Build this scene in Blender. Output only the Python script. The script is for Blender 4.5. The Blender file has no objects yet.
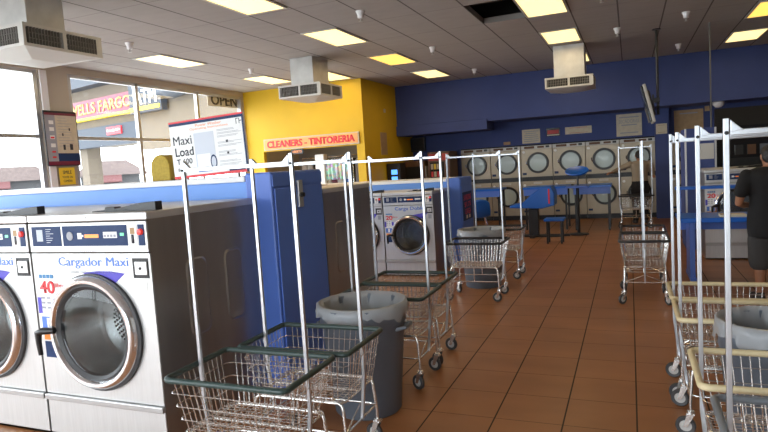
import bpy, bmesh, math, random
from mathutils import Vector, Matrix, Euler
random.seed(7)
PI = math.pi
C = bpy.context.scene.collection
# ------------------------------------------------------------------ helpers
def setprops(o, label=None, cat=None, group=None, kind=None):
    if label: o['label'] = label
    if cat: o['category'] = cat
    if group: o['group'] = group
    if kind: o['kind'] = kind
    return o

def obj(name, bm, m, parent=None, smooth=False, bevel=0, seg=2, angle=40):
    bmesh.ops.recalc_face_normals(bm, faces=bm.faces)
    me = bpy.data.meshes.new(name)
    bm.to_mesh(me); bm.free()
    if m: me.materials.append(m)
    o = bpy.data.objects.new(name, me); C.objects.link(o)
    if parent: o.parent = parent
    if smooth:
        me.polygons.foreach_set('use_smooth', [True]*len(me.polygons))
        me.set_sharp_from_angle(angle=math.radians(angle))
    if bevel:
        b = o.modifiers.new('bevel', 'BEVEL'); b.width = bevel; b.segments = seg
        b.limit_method = 'ANGLE'; b.angle_limit = math.radians(50)
    return o

def thing(name, label, cat, loc=(0, 0, 0), rz=0, group=None):
    o = bpy.data.objects.new(name, None); C.objects.link(o)
    o.location = loc; o.rotation_euler = (0, 0, rz); o.empty_display_size = .1
    return setprops(o, label, cat, group)

def dup(root, loc, rz, label=None, group=None):
    r = root.copy(); C.objects.link(r); r.location = loc; r.rotation_euler = (0, 0, rz)
    if label: r['label'] = label
    if group: r['group'] = group
    def rec(src, dst):
        for ch in list(src.children):
            c = ch.copy(); C.objects.link(c); c.parent = dst
            rec(ch, c)
    rec(root, r)
    return r

def box(bm, x0, x1, y0, y1, z0, z1):
    v = [bm.verts.new((x, y, z)) for x in (x0, x1) for y in (y0, y1) for z in (z0, z1)]
    for f in ((0, 1, 3, 2), (4, 6, 7, 5), (0, 4, 5, 1), (2, 3, 7, 6), (0, 2, 6, 4), (1, 5, 7, 3)):
        bm.faces.new([v[i] for i in f])

def B(*boxes):
    bm = bmesh.new()
    for b in boxes: box(bm, *b)
    return bm

def each(name, boxes, m, parent, **k):
    for b in boxes: obj(name, B(b), m, parent, **k)

def tube(bm, pts, r, n=8, closed=False, cap=True, twist=0.0):
    pts = [Vector(p) for p in pts]
    m = len(pts)
    rs = r if isinstance(r, (list, tuple)) else [r]*m
    def tan(i):
        a = pts[(i-1) % m] if (closed or i > 0) else pts[i]
        b = pts[(i+1) % m] if (closed or i < m-1) else pts[i]
        t = (b-a)
        return t.normalized() if t.length > 1e-9 else Vector((0, 0, 1))
    t0 = tan(0)
    up = Vector((0, 0, 1)) if abs(t0.z) < .9 else Vector((0, 1, 0))
    u = t0.cross(up).normalized()
    rings = []
    for i in range(m):
        t = tan(i)
        u = (u - t*u.dot(t))
        u = u.normalized() if u.length > 1e-6 else t.orthogonal().normalized()
        w = t.cross(u)
        rings.append([bm.verts.new(pts[i] + (u*math.cos(twist+2*PI*k/n) + w*math.sin(twist+2*PI*k/n))*rs[i]) for k in range(n)])
    for i in range(m if closed else m-1):
        a, b = rings[i], rings[(i+1) % m]
        for k in range(n):
            bm.faces.new((a[k], a[(k+1) % n], b[(k+1) % n], b[k]))
    if cap and not closed:
        bm.faces.new(rings[0][::-1]); bm.faces.new(rings[-1])

def lathe(bm, prof, n=32, mat=None, close=False):
    """prof: (r, z) about +Z; mat: placing matrix"""
    mat = mat or Matrix()
    rings = []
    for r, z in prof:
        if r < 1e-6: rings.append([bm.verts.new(mat @ Vector((0, 0, z)))])
        else: rings.append([bm.verts.new(mat @ Vector((r*math.cos(2*PI*k/n), r*math.sin(2*PI*k/n), z))) for k in range(n)])
    L = len(rings)
    for i in range(L if close else L-1):
        a, b = rings[i], rings[(i+1) % L]
        for k in range(n):
            k2 = (k+1) % n
            if len(a) == 1 and len(b) == 1: continue
            if len(a) == 1: bm.faces.new((a[0], b[k2], b[k]))
            elif len(b) == 1: bm.faces.new((a[k], a[k2], b[0]))
            else: bm.faces.new((a[k], a[k2], b[k2], b[k]))

def MF(x, y, z):       # a lathe axis that points towards -Y (front faces)
    return Matrix.Translation((x, y, z)) @ Matrix.Rotation(PI/2, 4, 'X')

def prism(bm, poly, y0, y1):
    """poly in x,z extruded from y0 to y1"""
    a = [bm.verts.new((x, y0, z)) for x, z in poly]; b = [bm.verts.new((x, y1, z)) for x, z in poly]
    bm.faces.new(a[::-1]); bm.faces.new(b)
    n = len(poly)
    for i in range(n): bm.faces.new((a[i], a[(i+1) % n], b[(i+1) % n], b[i]))

def rrect(w, h, r, n=5, cx=0, cy=0):
    out = []
    for sx, sy, a0 in ((1, 1, 0), (-1, 1, PI/2), (-1, -1, PI), (1, -1, 1.5*PI)):
        for k in range(n+1):
            a = a0 + PI/2*k/n
            out.append((cx+sx*(w/2-r)+r*math.cos(a), cy+sy*(h/2-r)+r*math.sin(a)))
    return out

def text(s, w, h, m, parent, x, y, z, rot=(PI/2, 0, 0), name='lettering', ext=.001, label=None, bold=0.0, fit='w'):
    """text whose box is centred at x,y,z; w/h in metres"""
    cu = bpy.data.curves.new('t', 'FONT'); cu.body = s; cu.size = 1; cu.extrude = 0.0; cu.offset = bold
    cu.resolution_u = 3
    if 'M' in s: cu.offset = 0.0
    else: cu.offset = min(bold, .015)
    t = bpy.data.objects.new('t', cu)
    me = bpy.data.meshes.new_from_object(t)
    bpy.data.objects.remove(t); bpy.data.curves.remove(cu)
    xs = [v.co.x for v in me.vertices]; ys = [v.co.y for v in me.vertices]
    x0, x1, y0, y1 = min(xs), max(xs), min(ys), max(ys)
    for v in me.vertices:
        v.co.x = (v.co.x-(x0+x1)/2)*w/(x1-x0); v.co.y = (v.co.y-(y0+y1)/2)*h/(y1-y0)
    me.name = name
    if ('M' in s or bold > .03) and bold > 0:
        bt = bmesh.new(); bt.from_mesh(me); g = bt.verts[:]+bt.edges[:]+bt.faces[:]
        for q in (1, 2):
            ret = bmesh.ops.duplicate(bt, geom=g)
            for v_ in ret['geom']:
                if isinstance(v_, bmesh.types.BMVert): v_.co.x += bold*h*.9*q; v_.co.z += .00005*q
        bt.to_mesh(me); bt.free()
    me.materials.clear(); me.materials.append(m)
    o = bpy.data.objects.new(name, me); C.objects.link(o); o.parent = parent
    o.location = (x, y, z); o.rotation_euler = rot
    so = o.modifiers.new('thickness', 'SOLIDIFY'); so.thickness = max(ext, .001); so.offset = -1
    if label: o['label'] = label
    return o

# ------------------------------------------------------------------ materials
def mat(name, col, rough=.5, metal=0.0, emit=None, es=0.0, noise=0.0, nscale=8, bump=0.0, coat=0.0, stretch=None, spec=.5):
    m = bpy.data.materials.new(name); m.use_nodes = True
    nt = m.node_tree; b = nt.nodes['Principled BSDF']
    b.inputs['Base Color'].default_value = (*col, 1)
    b.inputs['Roughness'].default_value = rough; b.inputs['Metallic'].default_value = metal
    b.inputs['Specular IOR Level'].default_value = spec
    if coat: b.inputs['Coat Weight'].default_value = coat
    if emit:
        b.inputs['Emission Color'].default_value = (*emit, 1); b.inputs['Emission Strength'].default_value = es
    if noise or bump:
        tc = nt.nodes.new('ShaderNodeTexCoord'); mp = nt.nodes.new('ShaderNodeMapping')
        nt.links.new(tc.outputs['Object'], mp.inputs['Vector'])
        if stretch: mp.inputs['Scale'].default_value = stretch
        nz = nt.nodes.new('ShaderNodeTexNoise'); nz.inputs['Scale'].default_value = nscale; nz.inputs['Detail'].default_value = 5
        nt.links.new(mp.outputs['Vector'], nz.inputs['Vector'])
        if noise:
            cr = nt.nodes.new('ShaderNodeMapRange')
            cr.inputs['From Min'].default_value = .25; cr.inputs['From Max'].default_value = .75
            cr.inputs['To Min'].default_value = 1-noise; cr.inputs['To Max'].default_value = 1+noise
            nt.links.new(nz.outputs['Fac'], cr.inputs['Value'])
            mx = nt.nodes.new('ShaderNodeMix'); mx.data_type = 'RGBA'; mx.blend_type = 'MULTIPLY'
            mx.inputs[0].default_value = 1; mx.inputs[6].default_value = (*col, 1)
            nt.links.new(cr.outputs['Result'], mx.inputs[7]); nt.links.new(mx.outputs[2], b.inputs['Base Color'])
        if bump:
            bp = nt.nodes.new('ShaderNodeBump'); bp.inputs['Strength'].default_value = bump; bp.inputs['Distance'].default_value = .01
            nt.links.new(nz.outputs['Fac'], bp.inputs['Height']); nt.links.new(bp.outputs['Normal'], b.inputs['Normal'])
    return m

M = {}
M['rod'] = mat('dull_rod', (.13, .13, .12), .6)
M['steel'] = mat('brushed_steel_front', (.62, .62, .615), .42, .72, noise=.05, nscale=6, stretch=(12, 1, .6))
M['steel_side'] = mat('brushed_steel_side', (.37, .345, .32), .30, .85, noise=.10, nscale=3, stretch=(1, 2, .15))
M['dryer'] = mat('dryer_front_enamel', (.42, .36, .27), .38, .3, noise=.05)
M['chrome'] = mat('chrome', (.86, .87, .9), .17, .95)
M['wire'] = mat('chromed_wire', (.80, .79, .77), .25, .9)
M['pole'] = mat('zinc_plated_tube', (.55, .58, .62), .28, .85)
M['green_rim'] = mat('green_rubber', (.03, .055, .05), .38)
M['cream_rim'] = mat('cream_vinyl', (.66, .56, .34), .45, noise=.08, nscale=15)
M['black_rim'] = mat('black_rubber_rim', (.02, .02, .022), .4)
M['grey_rim'] = mat('grey_vinyl', (.16, .18, .2), .35)
M['rubber'] = mat('dark_rubber', (.03, .03, .032), .5)
M['wheel'] = mat('grey_wheel_rubber', (.05, .05, .052), .5)
M['hub'] = mat('wheel_hub_plastic', (.55, .53, .5), .45)
M['blue'] = mat('blue_paint', (.016, .04, .21), .5, noise=.06, nscale=3)
M['blue_wall'] = mat('blue_wall_paint', (.046, .070, .215), .75, noise=.06, nscale=2)
M['blue_panel'] = mat('blue_laminate', (.14, .33, .80), .35, noise=.03, nscale=2)
M['blue_col'] = mat('blue_enamel_metal', (.085, .18, .60), .38, noise=.05, nscale=2)
M['blue_plastic'] = mat('bright_blue_plastic', (.008, .12, .55), .3)
M['navy'] = mat('navy_print', (.012, .035, .115), .5, spec=.25)
M['blue_print'] = mat('blue_print', (.09, .2, .62), .5)
M['skyprint'] = mat('light_blue_print', (.04, .2, .42), .5)
M['purple'] = mat('purple_print', (.09, .07, .5), .5)
M['white'] = mat('white_print', (.85, .85, .84), .45)
M['whitecap'] = mat('white_laminate', (.85, .85, .86), .4)
M['red'] = mat('red_print', (.75, .03, .04), .45)
M['orange'] = mat('orange_print', (.9, .25, .02), .5)
M['black'] = mat('black_plastic', (.012, .012, .013), .35)
M['black_print'] = mat('black_print', (.02, .02, .03), .5)
M['grey_print'] = mat('grey_print', (.33, .34, .38), .5)
M['yellow'] = mat('yellow_wall_paint', (.70, .44, .006), .6, noise=.05, nscale=2)
M['yellow_sign'] = mat('yellow_sign', (.85, .6, .03), .5)
M['peach'] = mat('peach_sign_face', (.88, .40, .12), .45)
M['cream'] = mat('cream_paper', (.6, .53, .4), .6, noise=.1, nscale=10)
M['kraft'] = mat('tan_cork', (.42, .28, .15), .7, noise=.15, nscale=10)
M['beige'] = mat('beige_paint', (.50, .44, .35), .6)
M['alum'] = mat('mill_aluminium', (.5, .5, .5), .35, .7)
M['galv'] = mat('galvanised_sheet', (.52, .52, .5), .45, .55, noise=.18, nscale=4, bump=.1)
M['grille_frame'] = mat('grey_grille_frame', (.55, .54, .51), .5, .2)
M['dark'] = mat('dark_cavity', (.01, .01, .01), .8)
M['louvre'] = mat('louvre_metal', (.22, .21, .19), .5, .3)
M['can'] = mat('grey_bin_plastic', (.115, .135, .165), .5, noise=.05, nscale=12)
M['brown'] = mat('brown_laminate', (.13, .055, .018), .45, noise=.15)
M['skin'] = mat('skin', (.33, .15, .08), .55)
M['hair'] = mat('black_hair', (.01, .008, .007), .55, bump=.6, nscale=60)
M['tshirt'] = mat('black_cotton', (.005, .005, .006), .85, bump=.3, nscale=30)
M['shorts'] = mat('grey_cotton', (.05, .05, .05), .9, bump=.3, nscale=30)
M['shirt'] = mat('tan_cotton', (.30, .24, .17), .85, bump=.3, nscale=30)
M['trousers'] = mat('black_trousers', (.012, .012, .014), .85)
M['shoe'] = mat('dark_shoe', (.03, .025, .022), .5)
M['asphalt'] = mat('pale_concrete', (.55, .54, .52), .9, noise=.05, nscale=1)
M['stucco'] = mat('tan_stucco', (.15, .122, .092), .9, noise=.06, nscale=3)
M['fascia'] = mat('slate_fascia', (.032, .04, .055), .6)
M['maroon'] = mat('maroon_sign_face', (.17, .012, .035), .4)
M['gold'] = mat('gold_sign_letter', (.42, .27, .07), .4)
M['roof'] = mat('red_clay_roof', (.125, .095, .088), .8, noise=.2, nscale=3)
M['awning'] = mat('green_awning', (.035, .09, .07), .7)
M['awning_red'] = mat('faded_red_awning', (.10, .035, .035), .7)
M['redawning'] = mat('red_awning', (.5, .08, .08), .7)
M['shopwall'] = mat('pale_shop_wall', (.07, .07, .073), .8)
M['lens'] = mat('lamp_diffuser', (.9, .85, .6), .5, emit=(1, .74, .30), es=1.75)
M['lens_amber'] = mat('amber_lamp_diffuser', (.9, .7, .3), .5, emit=(1, .56, .10), es=1.6)
M['screen'] = mat('dark_glass_screen', (.012, .014, .02), .12)
M['blue_screen'] = mat('lit_blue_screen', (.1, .3, .8), .3, emit=(.12, .42, 1), es=1.6)
M['glow_red'] = mat('lit_red_button', (.8, .05, .05), .3, emit=(1, .05, .03), es=.35)
M['led'] = mat('lit_orange_digits', (.9, .3, .05), .3, emit=(1, .25, .03), es=.6)
M['led_green'] = mat('lit_green_dots', (.2, .8, .4), .3, emit=(.1, .8, .3), es=.4)
M['silvertv'] = mat('silver_plastic', (.5, .49, .45), .45)

def glass_mat(name, tint, gloss_rough=.03, opacity=0.0, ocol=(.5, .6, .65)):
    m = bpy.data.materials.new(name); m.use_nodes = True; nt = m.node_tree; nt.nodes.clear()
    out = nt.nodes.new('ShaderNodeOutputMaterial'); tr = nt.nodes.new('ShaderNodeBsdfTransparent')
    gl = nt.nodes.new('ShaderNodeBsdfGlossy'); mx = nt.nodes.new('ShaderNodeMixShader'); fr = nt.nodes.new('ShaderNodeFresnel')
    tr.inputs[0].default_value = (*tint, 1); gl.inputs['Roughness'].default_value = gloss_rough
    ge = nt.nodes.new('ShaderNodeNewGeometry'); io = nt.nodes.new('ShaderNodeMapRange')
    io.inputs['To Min'].default_value = 1.45; io.inputs['To Max'].default_value = 1/1.45
    nt.links.new(ge.outputs['Backfacing'], io.inputs['Value']); nt.links.new(io.outputs[0], fr.inputs[0])
    nt.links.new(fr.outputs[0], mx.inputs[0]); nt.links.new(tr.outputs[0], mx.inputs[1]); nt.links.new(gl.outputs[0], mx.inputs[2])
    last = mx
    if opacity:
        df = nt.nodes.new('ShaderNodeBsdfDiffuse'); df.inputs[0].default_value = (*ocol, 1)
        m2 = nt.nodes.new('ShaderNodeMixShader'); m2.inputs[0].default_value = opacity
        nt.links.new(mx.outputs[0], m2.inputs[1]); nt.links.new(df.outputs[0], m2.inputs[2]); last = m2
    nt.links.new(last.outputs[0], out.inputs[0])
    return m
M['glass'] = glass_mat('window_glass', (.97, .98, .98))
M['door_glass'] = glass_mat('washer_door_glass', (.86, .9, .92))
M['dryer_glass'] = glass_mat('dryer_door_glass', (.9, .95, .95), .1, .40, (.72, .80, .80))
M['liner'] = glass_mat('clear_bin_liner', (.88, .9, .92), .2, .42, (.62, .64, .66))

def math_node(nt, op, a, b=None):
    n = nt.nodes.new('ShaderNodeMath'); n.operation = op
    for i, v in enumerate((a, b)):
        if v is None: continue
        if isinstance(v, (int, float)): n.inputs[i].default_value = v
        else: nt.links.new(v, n.inputs[i])
    return n.outputs[0]

def grid_mat(name, px, ox, wx, py, oy, wy, col_a, col_b, line, rough, linef_y=1.0, bumpd=.3, vary=.1, nscale=1.2, spec=.5):
    m = bpy.data.materials.new(name); m.use_nodes = True; nt = m.node_tree; b = nt.nodes['Principled BSDF']
    tc = nt.nodes.new('ShaderNodeTexCoord'); sp = nt.nodes.new('ShaderNodeSeparateXYZ')
    nt.links.new(tc.outputs['Object'], sp.inputs[0])
    def lines(out, p, o, w):
        q = math_node(nt, 'DIVIDE', math_node(nt, 'SUBTRACT', out, o), p)
        fr = math_node(nt, 'FRACT', q)
        d = math_node(nt, 'MINIMUM', fr, math_node(nt, 'SUBTRACT', 1.0, fr))
        ln = math_node(nt, 'LESS_THAN', d, w/p/2)
        return ln, math_node(nt, 'FLOOR', q)
    lx, ix = lines(sp.outputs['X'], px, ox, wx); ly, iy = lines(sp.outputs['Y'], py, oy, wy)
    ly2 = math_node(nt, 'MULTIPLY', ly, linef_y)
    ln = math_node(nt, 'MAXIMUM', lx, ly2)
    cb = nt.nodes.new('ShaderNodeCombineXYZ'); nt.links.new(ix, cb.inputs[0]); nt.links.new(iy, cb.inputs[1])
    wn = nt.nodes.new('ShaderNodeTexWhiteNoise'); wn.noise_dimensions = '3D'; nt.links.new(cb.outputs[0], wn.inputs['Vector'])
    nz = nt.nodes.new('ShaderNodeTexNoise'); nz.inputs['Scale'].default_value = nscale; nz.inputs['Detail'].default_value = 6
    mp = nt.nodes.new('ShaderNodeMapping'); mp.inputs['Scale'].default_value = (1, 2.2, 1)
    nt.links.new(tc.outputs['Object'], mp.inputs[0]); nt.links.new(mp.outputs[0], nz.inputs['Vector'])
    mixf = math_node(nt, 'ADD', math_node(nt, 'MULTIPLY', wn.outputs['Value'], vary), math_node(nt, 'MULTIPLY', nz.outputs['Fac'], 1.0-vary/2))
    m1 = nt.nodes.new('ShaderNodeMix'); m1.data_type = 'RGBA'; m1.inputs[6].default_value = (*col_a, 1); m1.inputs[7].default_value = (*col_b, 1)
    nt.links.new(mixf, m1.inputs[0])
    m2 = nt.nodes.new('ShaderNodeMix'); m2.data_type = 'RGBA'; m2.inputs[7].default_value = (*line, 1)
    nt.links.new(ln, m2.inputs[0]); nt.links.new(m1.outputs[2], m2.inputs[6]); nt.links.new(m2.outputs[2], b.inputs['Base Color'])
    rg = math_node(nt, 'ADD', rough, math_node(nt, 'MULTIPLY', ln, .3)); nt.links.new(rg, b.inputs['Roughness'])
    b.inputs['Specular IOR Level'].default_value = spec
    bp = nt.nodes.new('ShaderNodeBump'); bp.inputs['Strength'].default_value = bumpd; bp.inputs['Distance'].default_value = .004
    nt.links.new(math_node(nt, 'SUBTRACT', math_node(nt, 'MULTIPLY', nz.outputs['Fac'], .3), ln), bp.inputs['Height']); nt.links.new(bp.outputs['Normal'], b.inputs['Normal'])
    return m
M['floor'] = grid_mat('terracotta_tile', 0.432, 0.0, .010, .432, 3.74, .006, (.21, .085, .032), (.46, .20, .078), (.035, .018, .011), .38, .75, spec=.35)
M['ceil'] = grid_mat('acoustic_tile', .624, -.73, .022, 1.203, 7.9, .012, (.36, .34, .325), (.44, .42, .40), (.13, .12, .115), .9, .55, bumpd=.15, nscale=3)  # dark grid lines put the T-bar shadows into the tile colour

# ------------------------------------------------------------------ the setting
CZ = 3.714
def struct(name, bm, m, **k):
    o = obj(name, bm, m, **k); o['kind'] = 'structure'; return o
XL, XR, YF, YB = -8.9, 5.6, -3.0, 16.55
struct('floor', B((XL, XR, YF, YB, -.1, 0)), M['floor'])
hx0, hx1, hy0, hy1 = -1.978, -1.354, 7.9, 9.10
struct('ceiling', B((XL-.2, hx0, YF-.2, YB, CZ, CZ+.08), (hx1, XR+.1, YF-.2, YB, CZ, CZ+.08), (hx0, hx1, YF-.2, hy0, CZ, CZ+.08), (hx0, hx1, hy1, YB, CZ, CZ+.08)), M['ceil'])
struct('trim_ceiling_cavity', B((hx0-.5, hx0-.45, hy0-.5, hy1+.5, CZ+.08, CZ+.9), (hx1+.45, hx1+.5, hy0-.5, hy1+.5, CZ+.08, CZ+.9), (hx0-.5, hx1+.5, hy0-.55, hy0-.5, CZ+.08, CZ+.9),
       (hx0-.5, hx1+.5, hy1+.5, hy1+.55, CZ+.08, CZ+.9), (hx0-.5, hx1+.5, hy0-.5, hy1+.5, CZ+.9, CZ+.95), (hx0, hx1, hy0+.5, hy0+.53, CZ+.12, CZ+.3)), M['dark'])
struct('wall_right', B((XR, XR+.1, YF, YB, 0, CZ)), M['beige'])
struct('wall_back', B((-5.5, XR, 15.95+.9, 15.95+.95, 0, 3)), M['dark'])
# lower back wall around the dryer bank (recess under the bulkhead)
struct('wall_back_lower', B((-5.66, -4.30, 16.0, 16.1, 0, 2.75), (-4.30, .57, 16.0, 16.1, 1.99, 2.75), (.57, .87, 15.72, 16.1, 0, 2.75), (.87, 1.75, 16.0, 16.1, 1.99, 2.75), (1.75, XR, 16.0, 16.1, 0, 2.75)), M['blue_wall'])
struct('wall_back_bulkhead', B((-5.66, XR, 14.85, 14.95, 2.62, CZ), (-5.66, XR, 14.95, 16.0, 2.62, 2.70)), M['blue_wall'])
struct('trim_bulkhead_ledge', B((-5.66, -3.25, 14.78, 15.6, 2.42, 2.68)), M['blue_wall'], bevel=.01)
# yellow dry cleaning room
struct('wall_yellow_front', B((XL, -5.66, 12.68, 12.8, 2.2, CZ), (XL, -8.42, 12.68, 12.8, 0, 2.2), (-5.86, -5.66, 12.68, 12.8, 0, 2.2), (-8.42, -5.86, 12.68, 12.8, 0, .95)), M['yellow'])
struct('wall_yellow_side', B((-5.78, -5.66, 12.8, 16.0, 0, CZ)), M['yellow'])
struct('wall_cleaners_back', B((XL, -5.78, 15.2, 15.3, 0, CZ)), mat('grey_plaster', (.3, .3, .3), .8))
struct('trim_counter', B((-8.42, -5.86, 12.60, 13.1, .95, 1.0)), M['whitecap'], bevel=.005)
# left window wall
yw = [-2.8, 1.2, 4.1, 6.85]
WT = 3.60
struct('wall_left', B((XL-.15, XL, 7.04, 7.60, 0, WT), (XL-.15, XL, YF, 16, WT, CZ), (XL-.15, XL, YF, 7.04, 0, .25), (XL-.15, XL, 7.60, 12.60, 0, .25), (XL-.15, XL, 12.60, 15.3, 0, WT)), M['beige'])
struct('trim_window_pilaster', B((XL, XL+.03, 7.06, 7.18, .25, WT)), M['whitecap'])
fr = bmesh.new()
def windows(n, y0, y1, mull, zt=2.50, z0=.25):
    bm = bmesh.new()
    for y in [y0]+mull+[y1]: box(bm, XL-.10, XL-.02, y-.035, y+.035, z0, WT)
    box(bm, XL-.10, XL-.02, y0, y1, z0, z0+.06); box(bm, XL-.10, XL-.02, y0, y1, WT-.06, WT); box(bm, XL-.095, XL-.025, y0, y1, zt-.03, zt+.03)
    w = struct('window_%d' % n, bm, M['alum'], bevel=.004)
    ys = [y0]+mull+[y1]
    for a, b in zip(ys[:-1], ys[1:]):
        for za, zb in ((z0+.06, zt-.03), (zt+.03, WT-.06)):
            p = obj('glass_pane', B((XL-.065, XL-.058, a+.035, b-.035, za, zb)), M['glass'], w)
windows(1, -2.9, 7.0, [-.4, 2.1, 4.6], 2.52)
windows(2, 7.64, 12.6, [9.18, 10.98], 2.50)
# front wall behind the viewer: big panes
bm = bmesh.new()
for x in (-8.8, -6.4, -4.0, -1.6, .8): box(bm, x-.04, x+.04, YF-.1, YF-.02, 0, 3.1)
for z in (.05, 3.05): box(bm, -8.8, .8, YF-.1, YF-.02, z-.05, z+.05)
w3 = struct('window_3', bm, M['alum'])
for a, b in ((-8.8, -6.4), (-6.4, -4.0), (-4.0, -1.6), (-1.6, .8)):
    obj('glass_pane', B((a+.04, b-.04, YF-.065, YF-.058, .1, 3.0)), M['glass'], w3)
struct('wall_front', B((XL-.15, XR, YF-.12, YF, 3.1, CZ), (.84, XR, YF-.12, YF, 0, 3.1)), M['beige'])

# ------------------------------------------------------------------ outside
struct('ground_outside', B((-120, XL-.15, -60, 90, -.15, -.05), (XL-.15, 40, -60, YF-.12, -.15, -.05)), M['asphalt'])
def facade_thing():
    ang = math.atan2(.24, -.97)            # facade runs along this direction
    t = thing('bank_building', 'tan stucco building with a slate canopy band and a maroon sign, outside the left windows', 'building', (-21.9, 18.87, -.05), 0)
    t.rotation_euler = (0, 0, ang + PI)     # local +x runs towards the viewer's right; front faces local -y
    obj('canopy_wall', B((-2.2, 12, 0.02, 3, 3.42, 5.75)), M['stucco'], t)
    obj('roof_fascia', B((-2.3, 6.2, -.5, 3.3, 5.62, 6.1)), M['fascia'], t)
    obj('lower_beam', B((-2.2, 4.93, -.1, .3, 3.22, 4.02)), M['fascia'], t)
    obj('side_wall', B((4.95, 12, -.12, .4, 2.9, 6.6)), M['stucco'], t)
    obj('column', B((-.25, .35, .2, .8, .0, 3.42)), M['stucco'], t)
    s = obj('sign_board', B((-.9, 4.85, -.25, -.02, 4.42, 5.12)), M['maroon'], t)
    obj('sign_stripe', B((-.9, 4.85, -.27, -.02, 4.33, 4.42)), M['yellow_sign'], s)
    text('WELLS FARGO', 4.75, .44, M['gold'], t, 2.42, -.27, 4.78, bold=.02, name='sign_lettering', ext=.02)
    obj('small_sign', B((2.7, 3.75, -.16, -.1, 3.62, 3.92)), M['red'], t)
    text('Drive-Up ATM', .9, .12, M['white'], t, 3.22, -.18, 3.77, ext=.01)
    a = obj('teller_machine_sign', B((5.0, 7.0, -.45, -.2, 4.2, 5.45)), M['fascia'], t)
    obj('sign_stripe', B((5.0, 6.9, -.47, -.2, 4.28, 4.42)), M['yellow_sign'], a)
    text('Drive-Up', 1.1, .26, M['white'], t, 5.95, -.47, 5.22, ext=.01, name='sign_lettering')
    text('ATM', 1.35, .52, M['white'], t, 6.05, -.47, 4.76, bold=.03, ext=.01, name='sign_lettering')
    bm = bmesh.new(); tube(bm, [(7.0, -.5, 4.75), (7.6, -.5, 4.75)], .13, 12); tube(bm, [(7.5, -.5, 4.78), (7.8, -.55, 4.80), (8.6, -.6, 4.82)], [.25, .34, .3], 14)
    obj('floodlight', bm, M['fascia'], t, smooth=True)
facade_thing()
def shop(loc, rz, w, label):
    t = thing('distant_shop', label, 'building', loc, rz)
    obj('wall', B((-w/2, w/2, 0, 8, 0, 2.6)), M['shopwall'], t)
    bm = bmesh.new()
    prism(bm, [(-w/2-1, 2.5), (w/2+1, 2.5), (w/2-1.3, 4.1), (-w/2+1.3, 4.1)], -1.0, 9)
    obj('roof', bm, M['roof'], t)
    for i, x in enumerate([-w/2+.5+k*4.2 for k in range(int((w-1)/4.2))]):
        bm = bmesh.new(); a = [(x, -1.0, 2.5), (x+3.6, -1.0, 2.5), (x+3.6, -2.0, 1.8), (x, -2.0, 1.8)]
        v = [bm.verts.new(p) for p in a] + [bm.verts.new((p[0], p[1]+.1, p[2]-.12)) for p in a]
        for f in ((0, 1, 2, 3), (7, 6, 5, 4), (0, 4, 5, 1), (1, 5, 6, 2), (2, 6, 7, 3), (3, 7, 4, 0)): bm.faces.new([v[q] for q in f])
        obj('awning', bm, M['awning'] if i % 2 else M['awning_red'], t)
        obj('shop_window', B((x+.3, x+3.3, -.05, 0.02, .4, 2.0)), M['screen'], t)
shop((-53.5, 50, -.05), math.radians(47), 6, 'far shop with a red tiled roof and green awning, seen right of the pilaster')
shop((-64.5, 46, -.05), math.radians(54), 8, 'far shop with a red tiled roof, seen at the left edge of the windows')

# ------------------------------------------------------------------ ceiling things
def light(name_m, cx, y0, label, amber=False, w=.54, l=1.12):
    t = thing('ceiling_light', label, 'light', (cx, y0+l/2+.04, CZ))
    z1 = -.002
    obj('frame', B((-w/2-.03, w/2+.03, -l/2-.03, -l/2, -.018, z1), (-w/2-.03, w/2+.03, l/2, l/2+.03, -.018, z1), (-w/2-.03, -w/2, -l/2, l/2, -.018, z1), (w/2, w/2+.03, -l/2, l/2, -.018, z1)), M['grille_frame'], t)
    obj('diffuser', B((-w/2, w/2, -l/2, l/2, -.012, z1)), M['lens_amber'] if amber else M['lens'], t, bevel=.003)
    la = bpy.data.lights.new('troffer_lamp', 'AREA'); la.shape = 'RECTANGLE'; la.size = w; la.size_y = l
    la.energy = LAMP; la.color = (1, .74, .42)
    lo = bpy.data.objects.new('lamp', la); C.objects.link(lo); lo.parent = t; lo.location = (0, 0, -.03)
LAMP = 8
xs = {'LL': -7.28, 'L': -4.16, 'R': -1.04, 'RR': 2.08}
light('', xs['L'], 5.40, 'pale ceiling light at the top edge, left of the missing tile')
light('', xs['L'], 7.90, 'pale ceiling light just above and right of the middle air diffuser')
light('', xs['L'], 10.33, 'amber ceiling light, third of the row leading to the yellow wall corner', True)
light('', xs['L'], 12.72, 'small pale ceiling light nearest the yellow wall corner')
light('', xs['R'], 7.90, 'large ceiling light beside the missing ceiling tile')
light('', xs['R'], 10.30, 'ceiling light right in front of the far air diffuser')
light('', xs['R'], 13.0, 'ceiling light mostly hidden behind the far air diffuser')
light('', xs['RR'], 10.30, 'amber ceiling light cut by the upper right edge', True)
light('', xs['RR'], 12.72, 'pale ceiling light at the right, below the amber one')
light('', xs['LL'], 7.75, 'ceiling light above the left windows, right of the nearest air diffuser')
light('', xs['LL'], 10.75, 'yellowish ceiling light above where the windows meet the yellow wall')
light('', -6.05, 11.30, 'ceiling light just right of the middle air diffuser, at the top of the yellow wall')
light('', -7.3, 13.2, 'unseen ceiling light added to brighten the dry cleaners room')  # no fixture visible here; lamp added to brighten the cleaners interior
light('', xs['R'], 3.2, 'ceiling light over the aisle, out of the frame')
light('', xs['RR'], 5.4, 'ceiling light over the right side, out of the frame')

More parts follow.
